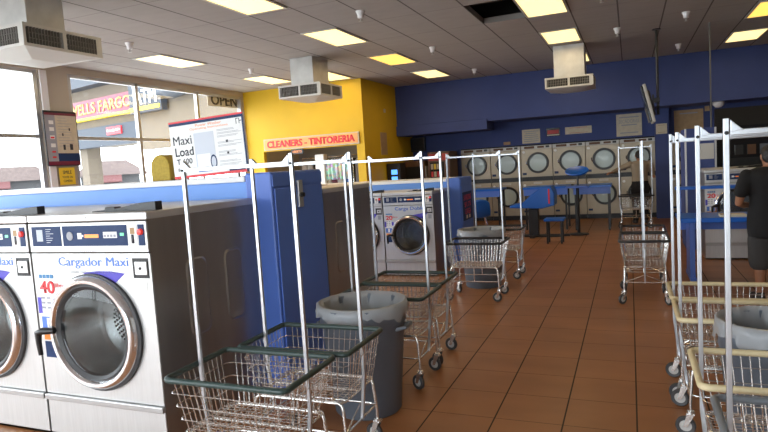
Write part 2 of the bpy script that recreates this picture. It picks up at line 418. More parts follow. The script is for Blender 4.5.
def diffuser(cx, cy, w, dw, dd, zt, zb, label):
    t = thing('air_diffuser', label, 'air vent', (cx, cy, CZ))
    d = obj('duct', B((-dw/2, dw/2, -dd/2, dd/2, zt-CZ-.02, .002)), M['galv'], t, bevel=.004)
    h = w/2; z0, z1 = zb-CZ, zt-CZ
    bm = bmesh.new()
    box(bm, -h+.042, h-.042, -h+.042, h-.042, z1-.012, z1-.002)
    a = [bm.verts.new(p) for p in ((-h, -h, z0), (h, -h, z0), (h, h, z0), (-h, h, z0))]
    b = [bm.verts.new((x*.35, y*.35, z0-.055)) for x, y in ((-h, -h), (h, -h), (h, h), (-h, h))]
    bm.faces.new(b)
    for i in range(4): bm.faces.new((a[i], a[(i+1) % 4], b[(i+1) % 4], b[i]))
    obj('plenum', bm, M['grille_frame'], t)
    bm = B((-h+.045, h-.045, -h+.045, h-.045, z0+.005, z1-.015)); obj('inner_box', bm, M['dark'], t)
    for side in range(4):
        R = Matrix.Rotation(side*PI/2, 4, 'Z')
        bm = bmesh.new(); fw = .03
        box(bm, -h, h-.04, -h, -h+.04, z0, z0+fw); box(bm, -h, h-.04, -h, -h+.04, z1-fw, z1)
        for x in (-h, -fw/2-.005, h-.04-fw): box(bm, x, x+fw+(.01 if abs(x) < .1 else 0), -h, -h+.04, z0+fw, z1-fw)
        bm.transform(R)
        g = obj('grille', bm, M['grille_frame'], t)
        bm = bmesh.new()
        n = 11
        for half in (-1, 1):
            for k in range(n):
                x = half*(.04+(h-.09)*(k+.5)/n)
                box(bm, x-.004, x+.004, -h+.004, -h+.03, z0+fw, z1-fw)
            for k in range(2):
                z = z0+fw+(z1-z0-2*fw)*(k+1)/3
                box(bm, min(half*.03, half*(h-.06)), max(half*.03, half*(h-.06)), -h+.012, -h+.02, z-.003, z+.003)
        bm.transform(R)
        obj('louvre', bm, M['louvre'], g)
diffuser(-5.42, 9.87, .86, .46, .60, 3.23, 3.00, 'galvanised ceiling duct with square four-way diffuser before the yellow wall')
diffuser(-1.01, 12.12, .86, .55, .55, 3.12, 2.92, 'far galvanised ceiling duct with twin grilles before the blue bulkhead')
diffuser(-5.76, 4.55, .92, .44, .44, 3.27, 3.05, 'nearest ceiling air diffuser, cut by the upper left corner')
def sprinkler(x, y, label, m='whitecap'):
    t = thing('sprinkler_head', label, 'sprinkler', (x, y, CZ), group=None)
    bm = bmesh.new(); lathe(bm, [(0, .002), (.06, .002), (.055, -.02), (.04, -.05), (.038, -.09), (0, -.09)], 14)
    obj('cup', bm, M[m], t, smooth=True)
    bm = bmesh.new(); tube(bm, [(0, 0, -.09), (0, 0, -.13)], .012, 8); lathe(bm, [(0, -.128), (.028, -.13), (.028, -.136), (0, -.138)], 12)
    obj('deflector', bm, M['alum'], t)
for x, y, l in ((-3.2, 7.3, 'white sprinkler head between the two large lights, left of the missing tile'), (-3.17, 10.3, 'white sprinkler head in the middle of the ceiling, below the missing tile'),
                (-3.18, 13.42, 'small white sprinkler head near the blue bulkhead, left of the far diffuser'), (.84, 10.34, 'white sprinkler head right of the television pole'),
                (.94, 13.4, 'small sprinkler head near the bulkhead, right of the television pole'), (-6.75, 6.89, 'sprinkler head above the left windows, left of the leftmost light'),
                (-6.76, 9.97, 'sprinkler head left of the middle air diffuser'), (-.14, 10.87, 'small sprinkler head right of the far air diffuser'), (-.28, 8.3, 'sprinkler head near the top edge between missing tile and television pole')):
    sprinkler(x, y, l)
# television on a ceiling pole, seen edge-on
t = thing('hanging_television', 'flat television seen edge-on, hung from the ceiling on a black pole', 'television', (.47, 11.44, CZ))
bm = bmesh.new(); tube(bm, [(0, 0, -.001), (0, 0, -1.45)], .022, 10); lathe(bm, [(0, -.001), (.07, -.001), (.07, -.015), (0, -.015)], 14)
obj('pole', bm, M['black'], t, smooth=True)
TV = Matrix.Translation((-.14, 0, -1.26)) @ Matrix.Rotation(math.radians(-13), 4, 'Y')
def trb(*bs):
    b = B(*bs); b.transform(TV); return b
tv = obj('television_case', trb((-.035, .015, -.42, .42, -.33, .33)), M['silvertv'], t, bevel=.012)
obj('screen', trb((-.075, -.035, -.40, .40, -.30, .31)), M['screen'], tv, bevel=.01)
obj('back_cover', trb((0, .05, -.3, .3, -.22, .22)), M['black'], tv, bevel=.02)
obj('bracket', B((-.09, .03, -.03, .03, -1.24, -1.16), (-.09, -.06, -.06, .06, -1.32, -1.1)), M['black'], t, bevel=.004)

# ------------------------------------------------------------------ washers
def make_washer(W, H, D, title, num, label, big=True, loc=(0, 0, 0), rz=0, dR=None, dZ=None):
    t = thing('washing_machine', label, 'washing machine', loc, rz)
    h = W/2; k = W/1.03
    zt = .27 if big else .22
    # body
    bm = B((-h+.003, h-.003, .012, D, .0, H-.045))
    for yy in ((.25, .48), (.60, .85)):              # raised pressings on both sides
        if not big: continue
        for s in (-1, 1):
            poly = rrect(.19*D, .52, .06, 5, D*(yy[0]+yy[1])/2, H*.60)
            a = [bm.verts.new((s*(h-.003), y, z)) for y, z in poly]
            b = [bm.verts.new((s*(h+.004), D*(yy[0]+yy[1])/2+(y-D*(yy[0]+yy[1])/2)*.86, H*.6+(z-H*.6)*.95)) for y, z in poly]
            bm.faces.new(b); n = len(poly)
            for i in range(n): bm.faces.new((a[i], a[(i+1) % n], b[(i+1) % n], b[i]))
    front = [f for f in bm.faces if all(abs(v.co.y-.012) < 1e-5 for v in f.verts)]
    bmesh.ops.delete(bm, geom=front, context='FACES')
    obj('cabinet', bm, M['steel_side'], t)
    R = dR or (.372 if big else .295)
    dz = dZ or (.745 if big else .625); dx = .0 if big else .01
    # front plates
    zc = H-.25*k if big else H-.20
    bm = bmesh.new(); n = 64; hr = R*.78
    x0, x1, z0, z1 = -h+.004, h-.004, zt+.03, zc-.004
    inn, out = [], []
    for q in range(n):
        a = 2*PI*q/n; ca, sa = math.cos(a), math.sin(a)
        inn.append((dx+hr*ca, dz+hr*sa))
        tt = min(((x1-dx)/ca if ca > 0 else (x0-dx)/ca) if abs(ca) > 1e-6 else 9, ((z1-dz)/sa if sa > 0 else (z0-dz)/sa) if abs(sa) > 1e-6 else 9)
        out.append((dx+tt*ca, dz+tt*sa))
    for cx_, cz_ in ((x0, z0), (x1, z0), (x1, z1), (x0, z1)):
        q = min(range(n), key=lambda i_: (out[i_][0]-cx_)**2+(out[i_][1]-cz_)**2); out[q] = (cx_, cz_)
    vi = [bm.verts.new((x, 0, z)) for x, z in inn]; vo_ = [bm.verts.new((x, 0, z)) for x, z in out]; vb = [bm.verts.new((x, .012, z)) for x, z in out]; vi2 = [bm.verts.new((x, .012, z)) for x, z in inn]
    for q in range(n):
        p = (q+1) % n
        bm.faces.new((vi[q], vi[p], vo_[p], vo_[q])); bm.faces.new((vo_[q], vo_[p], vb[p], vb[q])); bm.faces.new((vi2[q], vi2[p], vi[p], vi[q])); bm.faces.new((vb[q], vb[p], vi2[p], vi2[q]))
    obj('front_panel', bm, M['steel'], t)
    obj('lower_panel', B((-h+.004, h-.004, 0, .012, .02, zt-.015)), M['steel'], t, bevel=.003)
    obj('trim_strip', B((-h+.002, h-.002, -.022, .012, zt-.013, zt+.026)), M['alum'], t, bevel=.005)
    obj('top_lid', B((-h, h, -.005, D, H-.05, H)), M['steel'], t, bevel=.008)
    if big:
        obj('lid_latch', B((-.02, .02, -.012, 0, H-.035, H-.015)), M['chrome'], t, bevel=.003)
    bm = bmesh.new()
    prism(bm, [(-.04*k, H), (h-.02, H), (h-.02, H+.055*k), (h-.13*k, H+.05*k), (.16*k, H+.018*k), (.15*k, H+.03*k), (.08*k, H+.03*k), (.07*k, H+.012), (-.04*k, H+.006)], .10, .16)
    obj('lid_hinge', bm, M['black'], t, bevel=.002)
    # control panel
    cp = obj('control_panel', B((-h+.006, h-.006, -.006, .012, zc+.004, H-.055)), M['steel'], t, bevel=.004)
    z0, z1 = (zc+.045*k, H-.075*k) if big else (zc+.045, H-.07)
    zm = (z0+z1)/2; hh = z1-z0
    X = lambda f: -h+f*W
    obj('price_display', B((X(.035), X(.295), -.0085, -.004, z0, z1)), M['navy'], cp, bevel=.002)
    obj('selector_display', B((X(.31), X(.845), -.0085, -.004, z0, z1)), M['navy'], cp, bevel=.002)
    bm = B((X(.08), X(.135), -.0095, -.008, z0+.25*hh, z1-.16*hh))
    for q in range(7): box(bm, X(.165), X(.165+.03+.055*random.random()), -.0095, -.008, z1-hh*(.16+.11*q), z1-hh*(.13+.11*q))
    obj('printed_text', bm, M['grey_print'] if not big else mat('pale_print', (.5, .55, .62), .5), cp)
    bm = B((X(.655), X(.765), -.0095, -.008, zm-.12*hh, zm+.18*hh))
    obj('button_row', bm, M['white'], cp)
    bm = bmesh.new()
    for q in range(4): box(bm, X(.66+.026*q), X(.678+.026*q), -.0105, -.009, zm-.08*hh, zm+.05*hh)
    obj('button_caps', bm, M['grey_print'], cp)
    bm = bmesh.new(); lathe(bm, [(0, .0115), (.028*k, .0115), (.028*k, .008)], 18, MF(X(.375), 0, zm))
    obj('cycle_dial', bm, M['grey_print'], cp)
    bm = B((X(.44), X(.475), -.0095, -.008, zm-.15*hh, zm+.15*hh), (X(.47), X(.49), -.0095, -.008, zm-.05*hh, zm+.05*hh)); obj('pictogram', bm, M['white'], cp)
    bm = B((X(.50), X(.615), -.0095, -.008, zm-.1*hh, zm+.07*hh)); obj('digits', bm, M['led'], cp)
    bm = B((X(.79), X(.82), -.0095, -.008, zm-.02*hh, zm+.12*hh)); obj('indicator', bm, M['led_green'], cp)
    sl = obj('number_plate', B((X(.855), X(.922), -.009, -.004, z0, z1)), M['white'], cp, bevel=.002)
    text(num, .022*k, .055*k, M['black_print'], cp, X(.887), -.0098, z0+.32*hh, bold=.03, name='machine_number')
    obj('number_rule', B((X(.87), X(.905), -.0097, -.0085, z0+.55*hh, z0+.85*hh)), M['kraft'], cp)
    obj('coin_strip', B((X(.93), X(.978), -.009, -.004, z0, z1)), M['navy'], cp, bevel=.002)
    bm = bmesh.new(); lathe(bm, [(0, .03), (.018*k, .026), (.02*k, .008)], 16, MF(X(.953), 0, zm+.02))
    obj('start_button', bm, M['glow_red'], cp, smooth=True)
    if big: text('DEXTER', .15, .02, M['grey_print'], cp, .02, -.007, z0-.027, name='maker_lettering')
    # front graphics
    tz = zc-.065*k if big else zc-.055
    g = obj('front_sticker', B((-h+.012, -h+.10+.06*k, -.0015, 0, zt+.42*k, zc-.02)), M['white'] if big else M['steel'], t)
    if title: text(title, .60*k, .075*k if big else .07, M['blue_print'], t, X(.53), -.0015, tz, bold=.03, name='title_lettering')
    if big:
        text('Consulte Tarifas de Lavadora para Mayor', .42, .018, M['grey_print'], t, X(.53), -.0015, tz-.06, name='subtitle_lettering')
    bm = B(*[(X(.05+.033*q), X(.078+.033*q), -.0025, -.001, tz-.105*k, tz-.08*k) for q in range(4)])
    obj('blue_marks', bm, M['skyprint'], g)
    text('40' if big else '20', .135*k, .085*k, M['red'], t, X(.10+.01), -.0028, tz-.165*k, bold=.04, name='capacity_lettering')
    text('libras', .10*k, .03*k, M['red'], t, X(.235), -.0028, tz-.15*k, name='capacity_unit_lettering')
    bm = bmesh.new()
    prism(bm, [(X(.44), tz-.065*k), (X(.56), tz-.052*k), (X(.68), tz-.052*k), (X(.79), tz-.065*k), (X(.68), tz-.145*k), (X(.56), tz-.10*k)], -.0015, .0) if big else \
        prism(bm, [(X(.55), tz-.10), (X(.90), tz-.05), (X(.80), tz-.15), (X(.60), tz-.13)], -.0015, .0)
    obj('purple_swoosh', bm, M['purple'], t)
    zz = tz-.215*k
    obj('instruction_sticker', B((X(.035), X(.155), -.003, -.001, zz-.12*k, zz)), M['white'], g)
    bm = bmesh.new()
    for q in range(3):
        for p in range(2): box(bm, X(.05+.05*p), X(.085+.05*p), -.0038, -.0028, zz-.03*k-.033*q*k, zz-.015*k-.033*q*k)
    obj('instruction_marks', bm, M['grey_print'], g)
    each('purple_sticker', ((X(.015), X(.05), -.0035, -.001, zz-.13*k, zz-.02*k), (X(.16), X(.20), -.0035, -.001, zz-.10*k, zz-.03*k)), M['purple'], g)
    obj('blue_sticker', B((X(.035), X(.155), -.003, -.001, zz-.24*k, zz-.125*k)), M['blue_print'], g)
    obj('blue_sticker_mark', B((X(.08), X(.115), -.004, -.0028, zz-.23*k, zz-.16*k), (X(.035), X(.155), -.004, -.0028, zz-.15*k, zz-.127*k)), M['white'], g)
    obj('orange_sticker', B((X(.04), X(.155), -.003, -.001, zz-.31*k, zz-.255*k)), M['orange'], g)
    obj('navy_sticker', B((X(.04), X(.155), -.003, -.001, zz-.43*k, zz-.32*k)), M['navy'], g)
    # coin vault
    bx = X(.92); bz = zc-.095*k if big else zc-.08; s = .062*k
    obj('vault_recess', B((bx-s, bx-s+.014, -.004, .0, bz-s, bz+s), (bx-s, bx+s, -.004, 0, bz+s-.012, bz+s), (bx-s, bx+s, -.004, 0, bz-s, bz-s+.014), (bx-s, bx+s, -.0015, 0, bz-s, bz+s)), M['black'], t)
    v = obj('vault_door', B((bx-s+.022, bx+s-.008, -.012, -.001, bz-s+.022, bz+s-.02)), M['steel'], t, bevel=.003)
    bm = bmesh.new(); lathe(bm, [(0, .017), (.009, .016), (.009, .011)], 12, MF(bx+.004, 0, bz)); obj('vault_lock', bm, M['black'], v)
    obj('notice_sticker', B((bx-s*.4, bx+s*.6, -.002, 0, bz-2.6*s, bz-1.3*s)), M['grey_print'] if not big else M['white'], t)
    # door
    A = MF(dx, 0, dz)
    bm = bmesh.new(); lathe(bm, [(R, -.002), (R+.004, .010), (R*1.0, .026), (R*.97, .048), (R*.93, .058), (R*.88, .056), (R*.845, .042), (R*.84, .015)], 64, A)
    d = obj('door', bm, M['chrome'], t, smooth=True)
    bm = bmesh.new(); lathe(bm, [(R*1.03, .0), (R*1.03, .02), (R*.9, .022), (R*.9, 0)], 56, Matrix.Translation((.014*k, 0, 0)) @ A)
    obj('door_gasket', bm, M['rubber'], d, smooth=True)
    bm = bmesh.new(); lathe(bm, [(R*.845, .036), (R*.82, .040), (R*.76, .026), (R*.75, .0)], 64, A)
    obj('inner_ring', bm, M['rubber'], d, smooth=True)
    bm = bmesh.new(); lathe(bm, [(0, .044), (R*.4, .040), (R*.65, .032), (R*.80, .022)], 48, A)
    obj('door_glass', bm, M['door_glass'], d, smooth=True)
    # the drum is a cup in front of the cabinet skin: a shallow dark bowl with a perforated back
    bm = bmesh.new(); lathe(bm, [(R*.77, -.002), (R*.77, -.05), (R*.86, -.07), (R*.86, -.30), (R*.80, -.33), (0, -.33)], 56, A)
    dr = obj('drum', bm, M['drum'], t, smooth=True)
    bm = bmesh.new()
    for r_ in range(1, 9):
        n = 5*r_
        for q in range(n):
            a = 2*PI*q/n; rr = r_*.026*k*.9
            x_, z_ = dx+rr*math.cos(a), dz+rr*math.sin(a)
            lathe(bm, [(0, -.325), (.0085*k, -.325), (.0085*k, -.33)], 6, MF(x_, 0, z_))
    obj('drum_perforation', bm, M['dark'], dr)
    bm = bmesh.new()
    hx = dx-R*1.02
    tube(bm, [(hx+.08*k, -.06, dz+.01), (hx+.0*k, -.085, dz+.01), (hx-.035*k, -.09, dz+.0), (hx-.038*k, -.09, dz-.07*k), (hx-.03*k, -.09, dz-.15*k)], [.02*k, .024*k, .024*k, .018*k, .015*k], 10)
    obj('door_handle', bm, M['black'], d, smooth=True, angle=60)
    return t
M['drum'] = mat('drum_steel', (.45, .45, .44), .25, .8, noise=.25, nscale=5)
GA = 'large washers of the near bank'
wa = make_washer(1.03, 1.51, 1.10, 'Cargador Maxi', '1', 'large washer with fully visible round chrome door, reading Cargador Maxi, beside the nearest cart', True, (-3.205, 2.75, 0))
dup(wa, (-4.245, 2.75, 0), 0, 'large washer cut by the left edge, left of the whole large one')
dup(wa, (-5.285, 2.75, 0), 0, 'large washer beyond the left edge of the photo')
dup(wa, (-3.235, 6.15, 0), PI, 'large washer seen from its bare steel side, behind the tall blue end cabinet')
GB = 'small washers of the second bank'
wb = make_washer(.80, 1.275, .86, 'Carga Doble', '7', 'smaller washer reading Carga Doble with red 20, at the aisle end of the second bank', False, (-3.09, 8.35, 0))
dup(wb, (-3.90, 8.35, 0), 0, 'smaller washer partly hidden behind the near bank, left of the one reading Carga Doble')
dup(wb, (-4.71, 8.35, 0), 0, 'smaller washer hidden behind the near bank')
dup(wb, (-3.12, 10.95, 0), PI, 'dark washer side seen right behind the blue cabinet with the red poster')

# partitions and end cabinets
def chase(x0, x1, y0, y1, z, label, loc_name='partition'):
    t = thing('partition', label, 'partition', (x0, (y0+y1)/2, 0))
    w = x1-x0; d = (y1-y0)/2
    obj('panel', B((0, w, -d, d, 0, z-.045)), M['blue_panel'], t, bevel=.004)
    obj('cap', B((-.01, w, -d-.02, d+.02, z-.045, z)), M['whitecap'], t, bevel=.006)
chase(-6.6, -2.76, 3.88, 5.0, 1.68, 'light blue partition with white cap behind the near washers')
chase(-6.0, -2.73, 9.24, 10.07, 1.415, 'blue partition with white cap behind the second washer bank')
def end_cab(x0, x1, y0, y1, z, label, poster):
    t = thing('end_cabinet', label, 'cabinet', (x1, (y0+y1)/2, 0)); d = (y1-y0)/2; w = x1-x0
    obj('body', B((-w, 0, -d, d, 0, z)), M['blue_col'], t, bevel=.012)
    obj('door', B((0, .012, -d+.03, d-.02, .06, z-.13)), M['blue_col'], t, bevel=.004)
    obj('top_rail', B((0, .010, -d+.01, d-.01, z-.115, z-.02)), M['blue_col'], t, bevel=.004)
    if not poster:
        bm = B((.01, .03, .07-d*.0-.12, .07-.05, z-.30, z-.08)); l = obj('latch', bm, M['alum'], t, bevel=.004)
        bm = bmesh.new(); lathe(bm, [(0, .05), (.018, .048), (.02, 0)], 12, Matrix.Translation((.01, -.015, z-.20)) @ Matrix.Rotation(PI/2, 4, 'Y')); obj('lock', bm, M['black'], l)
    return t
end_cab(-2.755, -2.52, 3.86, 4.66, 1.70, 'tall blue metal end cabinet with a latch, left of the grey trash can', False)
e2 = end_cab(-2.725, -2.50, 9.20, 9.93, 1.42, 'blue end cabinet with a red-lettered poster, behind the empty cart', True)
p = obj('poster', B((.012, .016, -.30, .30, .72, 1.18)), M['navy'], e2)
for i, (s, z) in enumerate((('LAVADORAS', 1.09), ('$1.75', .97), ('CARGA', .86))):
    text(s, .46-.06*i, .09, M['red'], e2, .0165, 0, z, rot=(PI/2, 0, PI/2), name='poster_lettering')
obj('poster_tag', B((.016, .018, -.12, -.03, .745, .80), (.016, .018, .05, .14, .745, .80)), M['cream'], e2)

# instruction board on the near partition
t = thing('instruction_board', 'white washer instruction board reading Maxi Load, standing on the near partition', 'sign', (-3.175, 3.99, 1.70))
t.rotation_euler = (0, math.radians(-2.2), 0); t.scale = (.96, 1, .97)
each('foot', ((-.30, -.26, .0, .03, -.035, .05), (.24, .28, .0, .03, -.03, .05)), M['alum'], t)
obj('panel', B((-.39, .39, 0, .02, .0, .49)), M['white'], t, bevel=.002)
each('border', ((-.39, .39, -.002, 0, .475, .49), (-.39, .39, -.002, 0, 0, .022)), M['red'], t)
each('border_stripe', ((-.39, .39, -.002, 0, .452, .475), (.375, .39, -.003, 0, 0, .475), (.2, .36, -.003, 0, .022, .04)), M['navy'], t)
text('Maxi', .20, .075, M['black_print'], t, -.262, -.001, .325, bold=.02, name='heading_lettering')
text('Load', .20, .075, M['black_print'], t, -.252, -.001, .228, bold=.02, name='heading_lettering')
text('T-600', .17, .048, M['black_print'], t, -.262, -.001, .145, bold=.015, name='heading_lettering')
text('WASH', .10, .034, M['black_print'], t, -.295, -.001, .075, bold=.015, name='heading_lettering')
text('Power Washer', .27, .022, M['orange'], t, .03, -.001, .435, name='title_lettering')
text('Operating Instructions', .40, .022, M['orange'], t, .03, -.001, .405, name='title_lettering')
obj('picture', B((-.135, .075, -.0012, 0, .06, .37)), mat('pale_picture', (.62, .66, .74), .5), t)
obj('pictured_washer', B((-.12, .02, -.0022, 0, .05, .19)), M['white'], t)
obj('pictured_washer_blue', B((-.12, .02, -.0025, 0, .04, .075), (.03, .075, -.0025, 0, .05, .07)), M['blue_print'], t)
bm = bmesh.new(); lathe(bm, [(.06, .0), (.06, .003), (.045, .003), (.045, 0)], 24, MF(.05, 0, .115)); bm.transform(Matrix.Translation((.05, 0, 0)) @ Matrix.Scale(.55, 4, (1, 0, 0)) @ Matrix.Translation((-.05, 0, 0)))
obj('pictured_door', bm, M['navy'], t)
bm = bmesh.new()
for q in range(13):
    z = .375-.026*q
    if q in (3, 6, 9): continue
    for s in range(2): box(bm, .11, .11+.16+.09*random.random(), -.0012, 0, z-.003-.009*s, z-.009*s)
obj('text_lines', bm, M['grey_print'], t)
each('printed_mark', ((.195, .215, -.0015, 0, .262, .282), (.195, .215, -.0015, 0, .165, .185)), M['black_print'], t)
obj('corner_logo', B((.315, .32, -.0015, 0, .40, .445), (.315, .34, -.0015, 0, .44, .445), (.345, .35, -.0015, 0, .40, .445), (.345, .37, -.0015, 0, .42, .426)), M['black_print'], t)
# rounded basket behind the board
bm = bmesh.new(); prism(bm, [(.11*math.cos(a*PI/14)*1.0, .12+.12*math.sin(a*PI/14)) for a in range(15)]+[(-.11, 0), (.11, 0)], 0, .18)
setprops(obj('hamper', bm, mat('ochre_weave', (.45, .32, .05), .8, noise=.2, nscale=40), bevel=.01), 'ochre round-topped hamper at the left end of the instruction board', 'hamper').location = (-3.99, 4.3, 1.681)
# poster and notice on the pilaster
t = thing('wall_poster', 'tall framed wash instruction poster on the beige pilaster between windows', 'poster', (XL+.04, 7.33, 2.02))
obj('frame', B((0, .02, -.37, .37, 0, .82)), M['black'], t, bevel=.004)
obj('sheet', B((.02, .022, -.35, .35, .07, .78)), M['cream'], t)
obj('header_strip', B((.022, .023, -.35, .35, .755, .79)), M['maroon'], t)
obj('side_strip', B((.022, .0232, -.35, -.13, .07, .755)), M['grey_print'], t)
obj('footer_strip', B((.022, .0235, -.13, .35, .07, .19)), M['navy'], t); obj('footer_line', B((.022, .024, -.35, .35, .015, .07)), M['maroon'], t)
each('step_picture', [(.023, .0245, -.27, -.17, z, z+.055) for z in (.28, .40, .52, .62)], M['white'], t)
each('step_mark', [(.0245, .0255, -.26, -.18, z, z+.025) for z in (.12, .20, .41)], M['red'], t)
bm = bmesh.new()
for q in range(11): box(bm, .022, .0235, -.08, .1+.2*random.random(), .715-.042*q, .721-.042*q)
obj('text_lines', bm, M['grey_print'], t)
each('printed_mark', ((.022, .0238, .0, .03, .45, .49), (.022, .0238, .16, .19, .53, .57), (.022, .0238, .0, .05, .24, .32), (.022, .0238, .15, .22, .24, .33)), M['black_print'], t)
t.scale = (1, .86, 1.12)
t = thing('smile_notice', 'small yellow notice reading SMILE under the framed poster', 'sign', (XL+.04, 7.36, 1.70))
obj('plate', B((0, .01, -.15, .15, 0, .29)), M['yellow_sign'], t)
for s, w, h, z in (('SMILE', .17, .06, .21), ("YOU'RE ON", .2, .04, .13), ('CAMERA', .17, .04, .065)):
    text(s, w, h, M['black_print'], t, .0105, 0, z, rot=(PI/2, 0, PI/2), bold=.03)
t = thing('open_banner', 'white OPEN banner hung high at the right end of the windows', 'banner', (XL-.16, 12.1, 3.33))
obj('sheet', B((0, .012, -.62, .62, 0, .33)), M['cream'], t); text('OPEN', 1.0, .26, M['black_print'], t, .013, 0, .16, rot=(PI/2, 0, PI/2), bold=.04)
# CLEANERS sign
t = thing('cleaners_sign', 'orange lit-looking sign reading CLEANERS - TINTORERIA on the yellow wall', 'sign', (-7.07, 12.68, 2.235))
obj('frame', B((-1.30, 1.30, -.05, -.0, -.01, .27)), M['cream'], t, bevel=.005)
obj('face', B((-1.27, 1.27, -.056, -.05, .015, .245)), M['peach'], t)
text('CLEANERS - TINTORERIA', 2.38, .165, M['red'], t, -.01, -.058, .13, bold=.07)
# inside the cleaners
t = thing('garment_rail', 'rail of hanging wrapped garments inside the dry cleaners counter', 'garment rail', (-7.0, 14.2, 0))
bm = bmesh.new(); tube(bm, [(-1.2, 0, 0), (-1.2, 0, 2.0), (1.0, 0, 2.0), (1.0, 0, 0)], .02, 8); obj('rail', bm, M['chrome'], t, smooth=True)
cols = ['white', 'white', 'dark', 'kraft', 'white', 'maroon', 'white', 'blue_print', 'dark', 'grey_print', 'white', 'silvertv']
for i, c in enumerate(cols):
    x = -1.05+.175*i
    g = bmesh.new(); prism(g, [(x-.02, 1.93), (x+.02, 1.93), (x+.075, 1.86), (x+.085, 1.1+.2*random.random()), (x-.085, 1.05+.2*random.random()), (x-.075, 1.86)], -.22, .22)
    o = setprops(obj('garment', g, M[c], None, bevel=.02), ['white shirt', 'cream shirt', 'black coat', 'tan jacket', 'white bagged suit', 'maroon dress', 'white blouse', 'blue shirt', 'dark trousers', 'grey skirt', 'white bagged dress', 'silver-grey jacket'][i]+' hanging on the rail inside the cleaners', 'garment', 'garments on the cleaners rail')
    o.location = (-7.0, 14.2, 0)
pat = mat('floral_cloth', (.5, .5, .55), .7)
nt = pat.node_tree; vo = nt.nodes.new('ShaderNodeTexVoronoi'); vo.inputs['Scale'].default_value = 14; hs = nt.nodes.new('ShaderNodeMix'); hs.data_type = 'RGBA'
hs.inputs[6].default_value = (.75, .78, .8, 1); nt.links.new(vo.outputs['Color'], hs.inputs[7]); hs.inputs[0].default_value = .55
tc = nt.nodes.new('ShaderNodeTexCoord'); nt.links.new(tc.outputs['Object'], vo.inputs['Vector']); nt.links.new(hs.outputs[2], nt.nodes['Principled BSDF'].inputs['Base Color'])
bm = bmesh.new()
n = 24
a = [bm.verts.new((-.35+.7*i/n, .03*math.sin(i*1.7), z)) for z in (.48, 0) for i in range(n+1)]
for i in range(n): bm.faces.new((a[i], a[i+1], a[n+2+i], a[n+1+i]))
o = setprops(obj('patterned_cloth', bm, pat, smooth=True), 'pink and blue patterned cloth hung over the cleaners counter', 'cloth'); o.location = (-6.50, 12.95, 1.42)
so = o.modifiers.new('s', 'SOLIDIFY'); so.thickness = .01
t = thing('cloth_stand', 'thin metal stand holding the patterned cloth on the cleaners counter', 'stand', (-6.5, 12.99, 1.0))
bm = bmesh.new(); tube(bm, [(-.36, 0, 0), (-.36, 0, .91), (.36, 0, .91), (.36, 0, 0)], .012, 8); obj('frame', bm, M['chrome'], t, smooth=True)
o = setprops(obj('price_board', B((-.32, .32, 0, .03, 0, .62)), M['white']), 'white price board with red rows standing on the cleaners counter', 'board'); o.location = (-7.45, 12.95, 1.0)
o2 = obj('board_rows', B(*[(-.26, .26, -.003, 0, .1+.11*q, .15+.11*q) for q in range(4)]), mat('pink_print', (.75, .3, .3), .5), o)
o = setprops(obj('white_column_box', B((-.12, .12, -.1, .1, 0, 1.05)), M['white'], bevel=.01), 'tall white box standing at the middle of the cleaners counter', 'box'); o.location = (-6.98, 12.98, 1.0)
o = setprops(obj('red_bundle', B((-.25, .25, -.15, .15, 0, .25)), M['redawning'], bevel=.06, seg=4), 'red folded bundle at the left of the cleaners counter', 'laundry bundle'); o.location = (-8.05, 12.95, 1.0)
o = setprops(obj('cleaners_placard', B((-.17, .17, -.01, .0, 0, .12)), M['black']), 'small black placard with orange lettering under the cleaners sign', 'sign'); o.location = (-7.45, 12.66, 2.09)
text('ABIERTO', .26, .06, M['led'], o, 0, -.011, .06)
o = setprops(obj('thermostat', B((0, .03, -.04, .04, 0, .09)), M['cream'], bevel=.005), 'small cream thermostat high on the shaded yellow side wall', 'thermostat'); o.location = (-5.66, 14.0, 3.0)
o = setprops(obj('wall_notice', B((0, .012, -.2, .2, 0, .55)), M['kraft']), 'narrow brown notice on the yellow side wall, above the lit blue screens', 'notice'); o.location = (-5.66, 13.85, 1.95)
